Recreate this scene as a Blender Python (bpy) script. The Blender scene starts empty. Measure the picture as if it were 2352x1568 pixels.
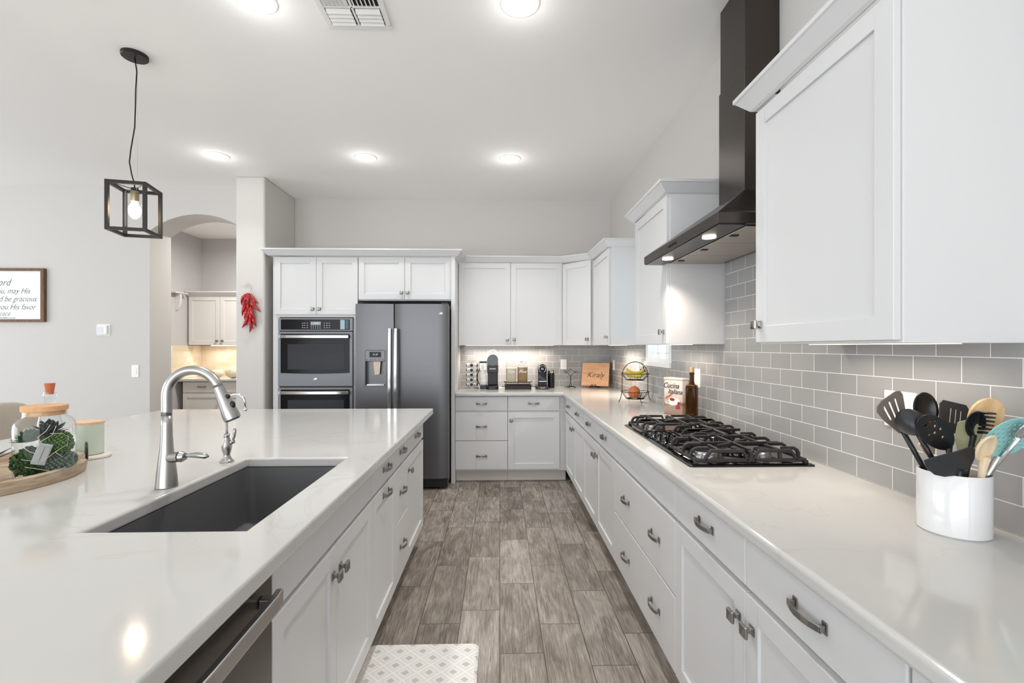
import bpy, bmesh, math, random
from mathutils import Vector, Matrix
random.seed(7)
R = math.radians
SC = bpy.context.scene
COL = SC.collection

# ------------------------------------------------------------ camera, world, light, exposure
TH = math.atan(28 / 1070.0)
cam = bpy.data.cameras.new('camera')
cam.sensor_width = 36.0
cam.lens = 1070.0 * 36.0 / 2352.0
cam.shift_y = 12.0 / 2352.0
cam.clip_start = 0.02
camo = bpy.data.objects.new('camera', cam)
COL.objects.link(camo)
camo.location = (0, 0, 1.375)
camo.rotation_euler = (R(90), 0, -TH)
SC.camera = camo

vs = SC.view_settings
vs.view_transform = 'Standard'
vs.look = 'None'
vs.gamma = 1.0
vs.use_curve_mapping = False
vs.exposure = 0.52
SC.cycles.diffuse_bounces = 8
SC.cycles.glossy_bounces = 5
SC.cycles.transparent_max_bounces = 24
SC.cycles.max_bounces = 16
SC.cycles.caustics_reflective = False
SC.cycles.caustics_refractive = False
SC.cycles.sample_clamp_indirect = 4.0

world = bpy.data.worlds.new('daylight')
SC.world = world
world.use_nodes = True
bg = world.node_tree.nodes['Background']
bg.inputs[0].default_value = (0.86, 0.93, 1.0, 1)
bg.inputs[1].default_value = 1.3

def area_light(name, loc, rot, sx, sy, power, color=(1, 1, 1), spread=180):
    l = bpy.data.lights.new(name, 'AREA')
    l.shape = 'RECTANGLE'; l.size = sx; l.size_y = sy
    l.energy = power; l.color = color; l.spread = R(spread)
    o = bpy.data.objects.new(name, l); COL.objects.link(o)
    o.location = loc; o.rotation_euler = rot
    return o
# daylight coming in through the room's large openings (rear sliding doors, living-room windows)
area_light('daylight_rear', (-2.2, -3.55, 1.4), (R(108), 0, 0), 6.4, 2.5, 114, (0.93, 0.965, 1.0))
area_light('daylight_left', (-7.75, 1.2, 1.3), (R(98), 0, R(-90)), 5.5, 2.0, 95, (0.90, 0.95, 1.0))

# ------------------------------------------------------------ helpers
class MB:
    def __init__(self):
        self.bm = bmesh.new()
    def face(self, pts):
        vs_ = [self.bm.verts.new(p) for p in pts]
        try:
            return self.bm.faces.new(vs_)
        except ValueError:
            return None
    def box(self, x0, x1, y0, y1, z0, z1):
        if x0 > x1: x0, x1 = x1, x0
        if y0 > y1: y0, y1 = y1, y0
        if z0 > z1: z0, z1 = z1, z0
        v = [self.bm.verts.new(p) for p in
             ((x0, y0, z0), (x1, y0, z0), (x1, y1, z0), (x0, y1, z0), (x0, y0, z1), (x1, y0, z1), (x1, y1, z1), (x0, y1, z1))]
        for f in ((0, 3, 2, 1), (4, 5, 6, 7), (0, 1, 5, 4), (1, 2, 6, 5), (2, 3, 7, 6), (3, 0, 4, 7)):
            self.bm.faces.new([v[i] for i in f])
        return self
    def prism(self, poly, a0, a1, axis='z'):
        """poly: list of 2D points; extruded along axis from a0 to a1."""
        def P(p, a):
            return {'z': (p[0], p[1], a), 'y': (p[0], a, p[1]), 'x': (a, p[0], p[1])}[axis]
        lo = [self.bm.verts.new(P(p, a0)) for p in poly]
        hi = [self.bm.verts.new(P(p, a1)) for p in poly]
        n = len(poly)
        self.bm.faces.new(lo[::-1]); self.bm.faces.new(hi)
        for i in range(n):
            self.bm.faces.new((lo[i], lo[(i + 1) % n], hi[(i + 1) % n], hi[i]))
        return self
    def skin(self, loops, cap0=True, cap1=True, closed=True):
        L = [[self.bm.verts.new(p) for p in l] for l in loops]
        n = len(L[0])
        for a, b in zip(L, L[1:]):
            for i in range(n if closed else n - 1):
                j = (i + 1) % n
                try: self.bm.faces.new((a[i], a[j], b[j], b[i]))
                except ValueError: pass
        if cap0: self.bm.faces.new(L[0][::-1])
        if cap1: self.bm.faces.new(L[-1])
        return self
    def lathe(self, prof, c=(0, 0, 0), seg=32, M=None, cap0=True, cap1=True, sx=1.0, sy=1.0):
        loops = []
        for r, z in prof:
            r = max(r, 1e-5)
            l = []
            for i in range(seg):
                a = 2 * math.pi * i / seg
                p = Vector((r * math.cos(a) * sx, r * math.sin(a) * sy, z))
                if M is not None: p = M @ p
                l.append(p + Vector(c))
            loops.append(l)
        return self.skin(loops, cap0, cap1)
    def tube(self, pts, rad, seg=8, closed=False, flat=None):
        """round tube along points; rad number or list; flat=(w,h) makes a rectangular bar."""
        pts = [Vector(p) for p in pts]
        n = len(pts)
        rads = rad if isinstance(rad, (list, tuple)) else [rad] * n
        tang = []
        for i in range(n):
            if closed: t = pts[(i + 1) % n] - pts[i - 1]
            else: t = pts[min(i + 1, n - 1)] - pts[max(i - 1, 0)]
            tang.append(t.normalized() if t.length > 1e-9 else Vector((0, 0, 1)))
        up = Vector((0, 0, 1)) if abs(tang[0].z) < 0.95 else Vector((1, 0, 0))
        nrm = (up - tang[0] * up.dot(tang[0])).normalized()
        loops = []
        for i in range(n):
            t = tang[i]
            nrm = nrm - t * nrm.dot(t)
            if nrm.length < 1e-6: nrm = t.orthogonal()
            nrm.normalize()
            b = t.cross(nrm)
            if flat:
                w, h = flat[0] * rads[i], flat[1] * rads[i]
                l = [pts[i] + b * (sx * w / 2) + nrm * (sy * h / 2) for sx, sy in ((-1, -1), (1, -1), (1, 1), (-1, 1))]
            else:
                l = [pts[i] + (b * math.cos(2 * math.pi * k / seg) + nrm * math.sin(2 * math.pi * k / seg)) * rads[i] for k in range(seg)]
            loops.append(l)
        if closed:
            loops.append(loops[0])
            return self.skin(loops, False, False)
        return self.skin(loops)
    def ball(self, c, r, sx=1, sy=1, sz=1, seg=16, M=None):
        prof = [(r * math.sin(math.pi * k / (seg // 2)), -r * math.cos(math.pi * k / (seg // 2)) ) for k in range(seg // 2 + 1)]
        loops = []
        for rr, z in prof:
            l = []
            for i in range(seg):
                a = 2 * math.pi * i / seg
                p = Vector((max(rr, 1e-5) * math.cos(a) * sx, max(rr, 1e-5) * math.sin(a) * sy, z * sz))
                if M is not None: p = M @ p
                l.append(p + Vector(c))
            loops.append(l)
        return self.skin(loops)
    def build(self, name, mat, parent=None, bevel=0, seg=2, smooth=False, auto=None, subsurf=0, loc=None, rot=None):
        bm = self.bm
        bmesh.ops.recalc_face_normals(bm, faces=bm.faces)
        if bevel or smooth or auto:
            bmesh.ops.remove_doubles(bm, verts=bm.verts, dist=1e-6)
        me = bpy.data.meshes.new(name)
        bm.to_mesh(me); bm.free()
        if smooth or auto:
            for p in me.polygons: p.use_smooth = True
        if auto and hasattr(me, 'set_sharp_from_angle'):
            me.set_sharp_from_angle(angle=R(auto))
        me.materials.append(mat)
        o = bpy.data.objects.new(name, me); COL.objects.link(o)
        if parent is not None: o.parent = parent
        if loc: o.location = loc
        if rot: o.rotation_euler = rot
        if bevel:
            m = o.modifiers.new('bevel', 'BEVEL'); m.width = bevel; m.segments = seg
            m.limit_method = 'ANGLE'; m.angle_limit = R(35)
            m.harden_normals = False
        if subsurf:
            m = o.modifiers.new('sub', 'SUBSURF'); m.levels = subsurf; m.render_levels = subsurf
        return o

def rrect(x0, x1, y0, y1, r, z, n=5):
    pts = []
    for cx, cy, a0 in ((x1 - r, y1 - r, 0), (x0 + r, y1 - r, 90), (x0 + r, y0 + r, 180), (x1 - r, y0 + r, 270)):
        for k in range(n + 1):
            a = R(a0 + 90 * k / n)
            pts.append((cx + r * math.cos(a), cy + r * math.sin(a), z))
    return pts
def arc(cx, cy, r, a0, a1, n):
    return [(cx + r * math.cos(R(a0 + (a1 - a0) * k / n)), cy + r * math.sin(R(a0 + (a1 - a0) * k / n))) for k in range(n + 1)]

def tag(o, label=None, cat=None, group=None, kind=None):
    if label: o['label'] = label
    if cat: o['category'] = cat
    if group: o['group'] = group
    if kind: o['kind'] = kind
    return o
def thing(name, label, cat, loc=(0, 0, 0), rz=0.0, group=None):
    o = bpy.data.objects.new(name, None); COL.objects.link(o)
    o.empty_display_size = 0.05
    o.location = loc; o.rotation_euler = (0, 0, rz)
    return tag(o, label, cat, group)
def structure(o):
    o['kind'] = 'structure'; return o
def copy_tree(o, parent=None):
    c = o.copy(); COL.objects.link(c)
    if parent is not None: c.parent = parent
    for ch in [x for x in COL.objects if x.parent == o]:
        copy_tree(ch, c)
    return c
def text(name, body, size, mat, parent, M, extrude=0.0004, shear=0.0, align='CENTER', bold=0.0, sx=1.0):
    cu = bpy.data.curves.new(name, 'FONT')
    cu.body = body; cu.size = size; cu.extrude = extrude; cu.shear = shear
    cu.align_x = align; cu.align_y = 'CENTER'; cu.offset = bold
    cu.resolution_u = 3
    cu.materials.append(mat)
    tmp = bpy.data.objects.new('tmp_text', cu); COL.objects.link(tmp)
    me = bpy.data.meshes.new_from_object(tmp.evaluated_get(bpy.context.evaluated_depsgraph_get()))
    me.materials.clear(); me.materials.append(mat)
    bpy.data.objects.remove(tmp)
    o = bpy.data.objects.new(name, me); COL.objects.link(o)
    o.parent = parent
    o.matrix_local = M @ Matrix.Diagonal((sx, 1, 1, 1))
    return o
def face_minus_y(x, y, z):      # text/marks lying on a plane that faces -Y
    return Matrix.Translation((x, y, z)) @ Matrix.Rotation(R(90), 4, 'X')

# ------------------------------------------------------------ materials
def srgb(r, g, b):
    f = lambda c: (c / 255 / 12.92) if c / 255 <= 0.04045 else ((c / 255 + 0.055) / 1.055) ** 2.4
    return (f(r), f(g), f(b), 1)
def mat(name, color, rough=0.5, metal=0.0, spec=0.5, coat=0.0, trans=0.0, ior=1.45, emit=None, es=0.0, var=0.0, vscale=30.0, bump=0.0, bscale=200.0, stretch=None, alpha=1.0, sss=0.0):
    m = bpy.data.materials.new(name); m.use_nodes = True
    nt = m.node_tree; b = nt.nodes['Principled BSDF']
    b.inputs['Base Color'].default_value = color
    b.inputs['Roughness'].default_value = rough
    b.inputs['Metallic'].default_value = metal
    b.inputs['Specular IOR Level'].default_value = spec
    b.inputs['Coat Weight'].default_value = coat
    b.inputs['Coat Roughness'].default_value = 0.05
    b.inputs['Transmission Weight'].default_value = trans
    b.inputs['IOR'].default_value = ior
    b.inputs['Alpha'].default_value = alpha
    if emit:
        b.inputs['Emission Color'].default_value = emit
        b.inputs['Emission Strength'].default_value = es
    if var or bump:
        tc = nt.nodes.new('ShaderNodeTexCoord'); mp = nt.nodes.new('ShaderNodeMapping')
        nt.links.new(tc.outputs['Object'], mp.inputs['Vector'])
        if stretch: mp.inputs['Scale'].default_value = stretch
        if var:
            n = nt.nodes.new('ShaderNodeTexNoise'); n.inputs['Scale'].default_value = vscale; n.inputs['Detail'].default_value = 4
            nt.links.new(mp.outputs[0], n.inputs['Vector'])
            mx = nt.nodes.new('ShaderNodeMix'); mx.data_type = 'RGBA'
            d = tuple(max(0, c * (1 - var)) for c in color[:3]) + (1,)
            l = tuple(min(1, c * (1 + var)) for c in color[:3]) + (1,)
            mx.inputs[6].default_value = d; mx.inputs[7].default_value = l
            nt.links.new(n.outputs['Fac'], mx.inputs[0]); nt.links.new(mx.outputs[2], b.inputs['Base Color'])
        if bump:
            n2 = nt.nodes.new('ShaderNodeTexNoise'); n2.inputs['Scale'].default_value = bscale; n2.inputs['Detail'].default_value = 3
            nt.links.new(mp.outputs[0], n2.inputs['Vector'])
            bp = nt.nodes.new('ShaderNodeBump'); bp.inputs['Strength'].default_value = bump; bp.inputs['Distance'].default_value = 0.002
            nt.links.new(n2.outputs['Fac'], bp.inputs['Height']); nt.links.new(bp.outputs[0], b.inputs['Normal'])
    return m
def clear_glass(name, tint=(1, 1, 1, 1), refl=0.25):
    """thin clear glass: see-through with Fresnel reflections"""
    m = bpy.data.materials.new(name); m.use_nodes = True
    nt = m.node_tree; nt.nodes.clear()
    out = nt.nodes.new('ShaderNodeOutputMaterial')
    t = nt.nodes.new('ShaderNodeBsdfTransparent'); t.inputs[0].default_value = tint
    g = nt.nodes.new('ShaderNodeBsdfGlossy'); g.inputs['Roughness'].default_value = 0.02
    lw = nt.nodes.new('ShaderNodeLayerWeight'); lw.inputs['Blend'].default_value = 0.5
    mx = nt.nodes.new('ShaderNodeMixShader')
    pw = nt.nodes.new('ShaderNodeMath'); pw.operation = 'POWER'; pw.inputs[1].default_value = 4.0
    ma = nt.nodes.new('ShaderNodeMath'); ma.operation = 'MULTIPLY_ADD'; ma.inputs[1].default_value = refl * 2.4; ma.inputs[2].default_value = 0.035
    nt.links.new(lw.outputs['Facing'], pw.inputs[0]); nt.links.new(pw.outputs[0], ma.inputs[0])
    nt.links.new(ma.outputs[0], mx.inputs[0]); nt.links.new(t.outputs[0], mx.inputs[1])
    nt.links.new(g.outputs[0], mx.inputs[2]); nt.links.new(mx.outputs[0], out.inputs[0])
    return m

M = {}
M['wall'] = mat('wall_paint', srgb(205, 202, 198), 0.85, spec=0.2, bump=0.10, bscale=90)
M['ceiling'] = mat('ceiling_paint', srgb(247, 246, 244), 0.9, spec=0.15, bump=0.08, bscale=70)
M['hallwall'] = mat('hall_paint', srgb(196, 194, 193), 0.85, spec=0.2, bump=0.10, bscale=90)
M['cab'] = mat('cabinet_paint', srgb(211, 211, 211), 0.38, spec=0.4)
M['kick'] = mat('toe_kick_paint', srgb(214, 208, 200), 0.6)
M['halcab'] = mat('hall_cabinet_paint', srgb(222, 219, 215), 0.45)
M['white'] = mat('white_plastic', srgb(238, 238, 236), 0.4)
M['nickel'] = mat('brushed_nickel', srgb(150, 147, 143), 0.32, metal=1.0, bump=0.05, bscale=60, stretch=(1, 1, 30))
M['faucetsteel'] = mat('brushed_stainless', srgb(172, 170, 167), 0.33, metal=1.0, bump=0.03, bscale=60, stretch=(1, 1, 30))
M['steel'] = mat('stainless_steel', srgb(185, 184, 182), 0.27, metal=1.0)
M['chrome'] = mat('polished_steel', srgb(215, 215, 215), 0.12, metal=1.0)
M['slate'] = mat('slate_steel', srgb(102, 102, 104), 0.36, metal=0.85, bump=0.03, bscale=50, stretch=(40, 1, 1))
M['ovensteel'] = mat('oven_steel', srgb(120, 122, 126), 0.42, metal=0.55, bump=0.03, bscale=50, stretch=(40, 1, 1))
M['darkslate'] = mat('dark_slate_steel', srgb(96, 91, 87), 0.30, metal=0.9)
M['hood'] = mat('black_stainless', srgb(78, 72, 68), 0.30, metal=0.9)
M['hoodunder'] = mat('hood_underside_steel', srgb(190, 180, 170), 0.38, metal=0.8)
M['black'] = mat('black_plastic', srgb(22, 22, 24), 0.35)
M['blackgloss'] = mat('black_glass', srgb(10, 10, 11), 0.06, spec=0.6)
M['ovenglass'] = mat('oven_window_glass', srgb(58, 60, 64), 0.25, spec=0.12)
M['ovenblack'] = mat('oven_black_glass', srgb(26, 26, 28), 0.12, spec=0.15)
M['castiron'] = mat('cast_iron', srgb(40, 38, 38), 0.42, bump=0.15, bscale=300)
M['wire'] = mat('black_wire', srgb(26, 22, 21), 0.4, metal=0.3)
M['bronze'] = mat('dark_bronze', srgb(48, 45, 43), 0.4, metal=0.5)
M['sink'] = mat('grey_composite', srgb(92, 92, 93), 0.45, var=0.10, vscale=500)
M['rubber'] = mat('dark_grey_rubber', srgb(58, 58, 60), 0.5)
M['cork'] = mat('cork', srgb(204, 160, 118), 0.8, var=0.18, vscale=120)
M['corkred'] = mat('red_brown_cork', srgb(190, 105, 72), 0.8, var=0.12, vscale=120)
M['glass'] = clear_glass('clear_glass', (.97, .98, .98, 1), .40)
M['cupglass'] = clear_glass('thick_cup_glass', (.93, .94, .95, 1), .75)
M['paneglass'] = clear_glass('window_glass', (0.97, 0.99, 1, 1), 0.15)
M['amber'] = mat('amber_glass', srgb(84, 52, 18), 0.05, trans=0.55, ior=1.2)
M['ceramic'] = mat('white_ceramic', srgb(226, 226, 226), 0.12, coat=0.4)
M['nylon'] = mat('black_nylon', srgb(24, 24, 27), 0.3)
M['nylonbrown'] = mat('grey_brown_nylon', srgb(112, 102, 97), 0.5)
M['nylonmid'] = mat('charcoal_nylon', srgb(44, 45, 48), 0.42)
M['teal'] = mat('teal_silicone', srgb(140, 200, 198), 0.4)
M['olive'] = mat('olive_painted_wood', srgb(160, 160, 124), 0.6)
M['label'] = mat('paper_white', srgb(240, 240, 238), 0.6)
M['ink'] = mat('grey_ink', srgb(60, 60, 60), 0.6)
M['darkink'] = mat('brown_ink', srgb(52, 34, 26), 0.6)
M['whiteink'] = mat('white_ink', srgb(235, 235, 235), 0.5)
M['red'] = mat('chili_red', srgb(172, 30, 36), 0.22, coat=0.3, var=0.25, vscale=40)
M['chilitip'] = mat('dried_stem', srgb(70, 22, 24), 0.6)
M['raffia'] = mat('raffia', srgb(214, 204, 186), 0.8)
M['banana'] = mat('banana_peel', srgb(206, 186, 84), 0.5, var=0.15, vscale=25)
M['onion'] = mat('onion_skin', srgb(196, 112, 62), 0.3, var=0.18, vscale=14, stretch=(1, 1, 0.2))
M['melon'] = mat('melon_rind', srgb(226, 216, 184), 0.6, var=0.08, vscale=20)
M['candle'] = mat('pale_green_candle', srgb(190, 200, 184), 0.15, coat=0.5)
M['fabric'] = mat('beige_upholstery', srgb(196, 186, 172), 0.95, var=0.10, vscale=300, bump=0.3, bscale=500)
M['marble'] = mat('pale_coaster_stone', srgb(214, 206, 196), 0.4, var=0.06, vscale=20)
M['leafdark'] = mat('dark_green_leaf', srgb(44, 74, 36), 0.7, spec=0.2, var=0.35, vscale=40)
M['leafmid'] = mat('mid_green_leaf', srgb(72, 104, 48), 0.5, var=0.35, vscale=40)
M['leafgrey'] = mat('grey_green_leaf', srgb(84, 104, 88), 0.55, var=0.25, vscale=60)
M['leaflime'] = mat('lime_green_leaf', srgb(140, 180, 80), 0.5, var=0.2, vscale=40)
M['leafblack'] = mat('blackish_green_leaf', srgb(46, 56, 54), 0.45, var=0.2, vscale=40)
M['oats'] = mat('oat_flakes', srgb(206, 194, 168), 0.8, var=0.30, vscale=220, bump=0.5, bscale=300)
M['beans'] = mat('coffee_beans', srgb(150, 118, 84), 0.7, var=0.45, vscale=160, bump=0.5, bscale=250)
M['bulb'] = mat('bulb_glow', (1, 0.8, 0.55, 1), 0.3, emit=(1.0, 0.72, 0.42, 1), es=28.0)
M['canlight'] = mat('downlight_glow', (1, 1, 1, 1), 0.4, emit=(1.0, 0.985, 0.95, 1), es=14.0)
M['hoodlight'] = mat('hood_lamp_glow', (1, 1, 1, 1), 0.4, emit=(1.0, 0.86, 0.68, 1), es=9.0)
M['undercab'] = mat('undercabinet_lamp_glow', (1, 1, 1, 1), 0.4, emit=(1.0, 0.80, 0.58, 1), es=2.0)
M['screen'] = mat('display_glow', (.02, .02, .02, 1), 0.2, emit=(0.55, 0.6, 0.68, 1), es=0.35)
M['bluefilm'] = mat('pale_blue_film', srgb(150, 178, 190), 0.3)

def wood(name, c1, c2, scale=(1, 12, 12), rough=0.55, ring=3.0):
    m = bpy.data.materials.new(name); m.use_nodes = True
    nt = m.node_tree; b = nt.nodes['Principled BSDF']; b.inputs['Roughness'].default_value = rough
    tc = nt.nodes.new('ShaderNodeTexCoord'); mp = nt.nodes.new('ShaderNodeMapping'); mp.inputs['Scale'].default_value = scale
    nt.links.new(tc.outputs['Object'], mp.inputs['Vector'])
    n = nt.nodes.new('ShaderNodeTexNoise'); n.inputs['Scale'].default_value = ring; n.inputs['Detail'].default_value = 6; n.inputs['Distortion'].default_value = 0.6
    nt.links.new(mp.outputs[0], n.inputs['Vector'])
    cr = nt.nodes.new('ShaderNodeValToRGB')
    cr.color_ramp.elements[0].position = 0.3; cr.color_ramp.elements[0].color = c1
    cr.color_ramp.elements[1].position = 0.7; cr.color_ramp.elements[1].color = c2
    nt.links.new(n.outputs['Fac'], cr.inputs[0]); nt.links.new(cr.outputs[0], b.inputs['Base Color'])
    return m
M['maple'] = wood('maple_board', srgb(214, 160, 118), srgb(232, 184, 142), (2, 20, 20))
M['frame'] = wood('walnut_frame', srgb(84, 58, 36), srgb(122, 90, 62), (4, 4, 1), 0.6, 14)
M['traywood'] = wood('weathered_tray_wood', srgb(150, 128, 104), srgb(188, 168, 144), (3, 3, 30), 0.7, 6)
M['beech'] = wood('beech', srgb(206, 160, 112), srgb(232, 196, 150), (30, 30, 3), 0.55, 3)
M['beechpale'] = wood('pale_beech', srgb(214, 190, 154), srgb(232, 212, 182), (30, 30, 3), 0.6, 3)
M['bamboo'] = wood('pale_bamboo', srgb(212, 172, 134), srgb(226, 190, 152), (3, 30, 30), 0.5, 4)

def mathn(nt, op, a, b=None, c=None):
    n = nt.nodes.new('ShaderNodeMath'); n.operation = op
    for i, v in enumerate((a, b, c)):
        if v is None: continue
        if isinstance(v, (int, float)): n.inputs[i].default_value = v
        else: nt.links.new(v, n.inputs[i])
    return n.outputs[0]

def quartz(name):
    m = bpy.data.materials.new(name); m.use_nodes = True
    nt = m.node_tree; b = nt.nodes['Principled BSDF']
    b.inputs['Roughness'].default_value = 0.10; b.inputs['Specular IOR Level'].default_value = 0.5
    tc = nt.nodes.new('ShaderNodeTexCoord')
    n = nt.nodes.new('ShaderNodeTexNoise'); n.inputs['Scale'].default_value = 1.6; n.inputs['Detail'].default_value = 5; n.inputs['Distortion'].default_value = 1.6
    nt.links.new(tc.outputs['Object'], n.inputs['Vector'])
    d = mathn(nt, 'ABSOLUTE', mathn(nt, 'SUBTRACT', n.outputs['Fac'], 0.5))
    v = mathn(nt, 'SUBTRACT', 1.0, mathn(nt, 'MINIMUM', mathn(nt, 'MULTIPLY', d, 90.0), 1.0))
    n2 = nt.nodes.new('ShaderNodeTexNoise'); n2.inputs['Scale'].default_value = 1.1; n2.inputs['Detail'].default_value = 2
    nt.links.new(tc.outputs['Object'], n2.inputs['Vector'])
    mask = mathn(nt, 'MAXIMUM', mathn(nt, 'MULTIPLY', mathn(nt, 'SUBTRACT', n2.outputs['Fac'], 0.52), 6.0), 0.0)
    vein = mathn(nt, 'MULTIPLY', v, mathn(nt, 'MINIMUM', mask, 0.22))
    n3 = nt.nodes.new('ShaderNodeTexNoise'); n3.inputs['Scale'].default_value = 3.0; n3.inputs['Detail'].default_value = 6
    nt.links.new(tc.outputs['Object'], n3.inputs['Vector'])
    base = nt.nodes.new('ShaderNodeMix'); base.data_type = 'RGBA'
    base.inputs[6].default_value = srgb(190, 189, 186); base.inputs[7].default_value = srgb(197, 196, 193)
    nt.links.new(n3.outputs['Fac'], base.inputs[0])
    mx = nt.nodes.new('ShaderNodeMix'); mx.data_type = 'RGBA'
    nt.links.new(vein, mx.inputs[0]); nt.links.new(base.outputs[2], mx.inputs[6]); mx.inputs[7].default_value = srgb(172, 162, 152)
    nt.links.new(mx.outputs[2], b.inputs['Base Color'])
    return m
M['quartz'] = quartz('white_quartz')

def floor_mat():
    m = bpy.data.materials.new('wood_look_floor_tile'); m.use_nodes = True
    nt = m.node_tree; b = nt.nodes['Principled BSDF']
    b.inputs['Roughness'].default_value = 0.42
    tc = nt.nodes.new('ShaderNodeTexCoord'); sp = nt.nodes.new('ShaderNodeSeparateXYZ')
    nt.links.new(tc.outputs['Object'], sp.inputs[0])
    W, L = 0.1985, 0.617
    u = mathn(nt, 'DIVIDE', sp.outputs[0], W)
    k = mathn(nt, 'FLOOR', u)
    fu = mathn(nt, 'SUBTRACT', u, k)
    # joint offset of each course
    ramp = nt.nodes.new('ShaderNodeValToRGB'); ramp.color_ramp.interpolation = 'CONSTANT'
    offs = {-6: .10, -5: .33, -4: .55, -3: .22, -2: .47, -1: .585, 0: .238, 1: .455, 2: .148, 3: .37, 4: .05, 5: .3}
    els = ramp.color_ramp.elements
    first = True
    for i in range(-6, 6):
        pos = (i + 6) / 12.0
        e = els[0] if first else els.new(pos)
        e.position = pos; g = offs[i] / L; e.color = (g, g, g, 1); first = False
    while len(els) > 12: els.remove(els[-1])
    kk = mathn(nt, 'DIVIDE', mathn(nt, 'ADD', mathn(nt, 'FLOORED_MODULO', mathn(nt, 'ADD', k, 6.0), 12.0), 0.5), 12.0)
    nt.links.new(kk, ramp.inputs[0])
    v = mathn(nt, 'SUBTRACT', mathn(nt, 'DIVIDE', sp.outputs[1], L), ramp.outputs[0])
    kv = mathn(nt, 'FLOOR', v); fv = mathn(nt, 'SUBTRACT', v, kv)
    du = mathn(nt, 'MULTIPLY', mathn(nt, 'MINIMUM', fu, mathn(nt, 'SUBTRACT', 1.0, fu)), W)
    dv = mathn(nt, 'MULTIPLY', mathn(nt, 'MINIMUM', fv, mathn(nt, 'SUBTRACT', 1.0, fv)), L)
    joint = mathn(nt, 'LESS_THAN', mathn(nt, 'MINIMUM', du, dv), 0.0019)
    cv = nt.nodes.new('ShaderNodeCombineXYZ'); nt.links.new(k, cv.inputs[0]); nt.links.new(kv, cv.inputs[1])
    wn = nt.nodes.new('ShaderNodeTexWhiteNoise'); wn.noise_dimensions = '2D'; nt.links.new(cv.outputs[0], wn.inputs['Vector'])
    # grain, shifted plank by plank
    sh = nt.nodes.new('ShaderNodeVectorMath'); sh.operation = 'MULTIPLY_ADD'
    nt.links.new(wn.outputs['Color'], sh.inputs[0]); sh.inputs[1].default_value = (9, 9, 9); nt.links.new(tc.outputs['Object'], sh.inputs[2])
    def grain(scale, sc, det, dist):
        mp = nt.nodes.new('ShaderNodeMapping'); mp.inputs['Scale'].default_value = scale
        nt.links.new(sh.outputs[0], mp.inputs['Vector'])
        n = nt.nodes.new('ShaderNodeTexNoise'); n.inputs['Scale'].default_value = sc; n.inputs['Detail'].default_value = det; n.inputs['Distortion'].default_value = dist
        nt.links.new(mp.outputs[0], n.inputs['Vector']); return n.outputs['Fac']
    g1 = grain((48, 2.4, 1), 1.5, 8, 2.2)
    g2 = grain((7, 2.6, 1), 1.6, 6, 1.0)
    g3 = grain((150, 7, 1), 2.0, 4, 0.8)
    s = mathn(nt, 'ADD', mathn(nt, 'MULTIPLY', g1, 0.5), mathn(nt, 'ADD', mathn(nt, 'MULTIPLY', g2, 0.42), mathn(nt, 'MULTIPLY', g3, 0.22)))
    s = mathn(nt, 'ADD', s, mathn(nt, 'MULTIPLY', mathn(nt, 'SUBTRACT', wn.outputs['Value'], 0.5), 0.12))
    cr = nt.nodes.new('ShaderNodeValToRGB'); e = cr.color_ramp.elements
    e[0].position = 0.38; e[0].color = srgb(80, 72, 65)
    e[1].position = 0.78; e[1].color = srgb(180, 173, 164)
    n_ = e.new(0.50); n_.color = srgb(112, 103, 95)
    n_ = e.new(0.62); n_.color = srgb(142, 134, 126)
    nt.links.new(s, cr.inputs[0])
    mx = nt.nodes.new('ShaderNodeMix'); mx.data_type = 'RGBA'
    nt.links.new(joint, mx.inputs[0]); nt.links.new(cr.outputs[0], mx.inputs[6]); mx.inputs[7].default_value = srgb(66, 56, 48)
    nt.links.new(mx.outputs[2], b.inputs['Base Color'])
    bp = nt.nodes.new('ShaderNodeBump'); bp.inputs['Strength'].default_value = 0.25; bp.inputs['Distance'].default_value = 0.002
    nt.links.new(mathn(nt, 'SUBTRACT', g1, joint), bp.inputs['Height']); nt.links.new(bp.outputs[0], b.inputs['Normal'])
    return m
M['floor'] = floor_mat()

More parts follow.
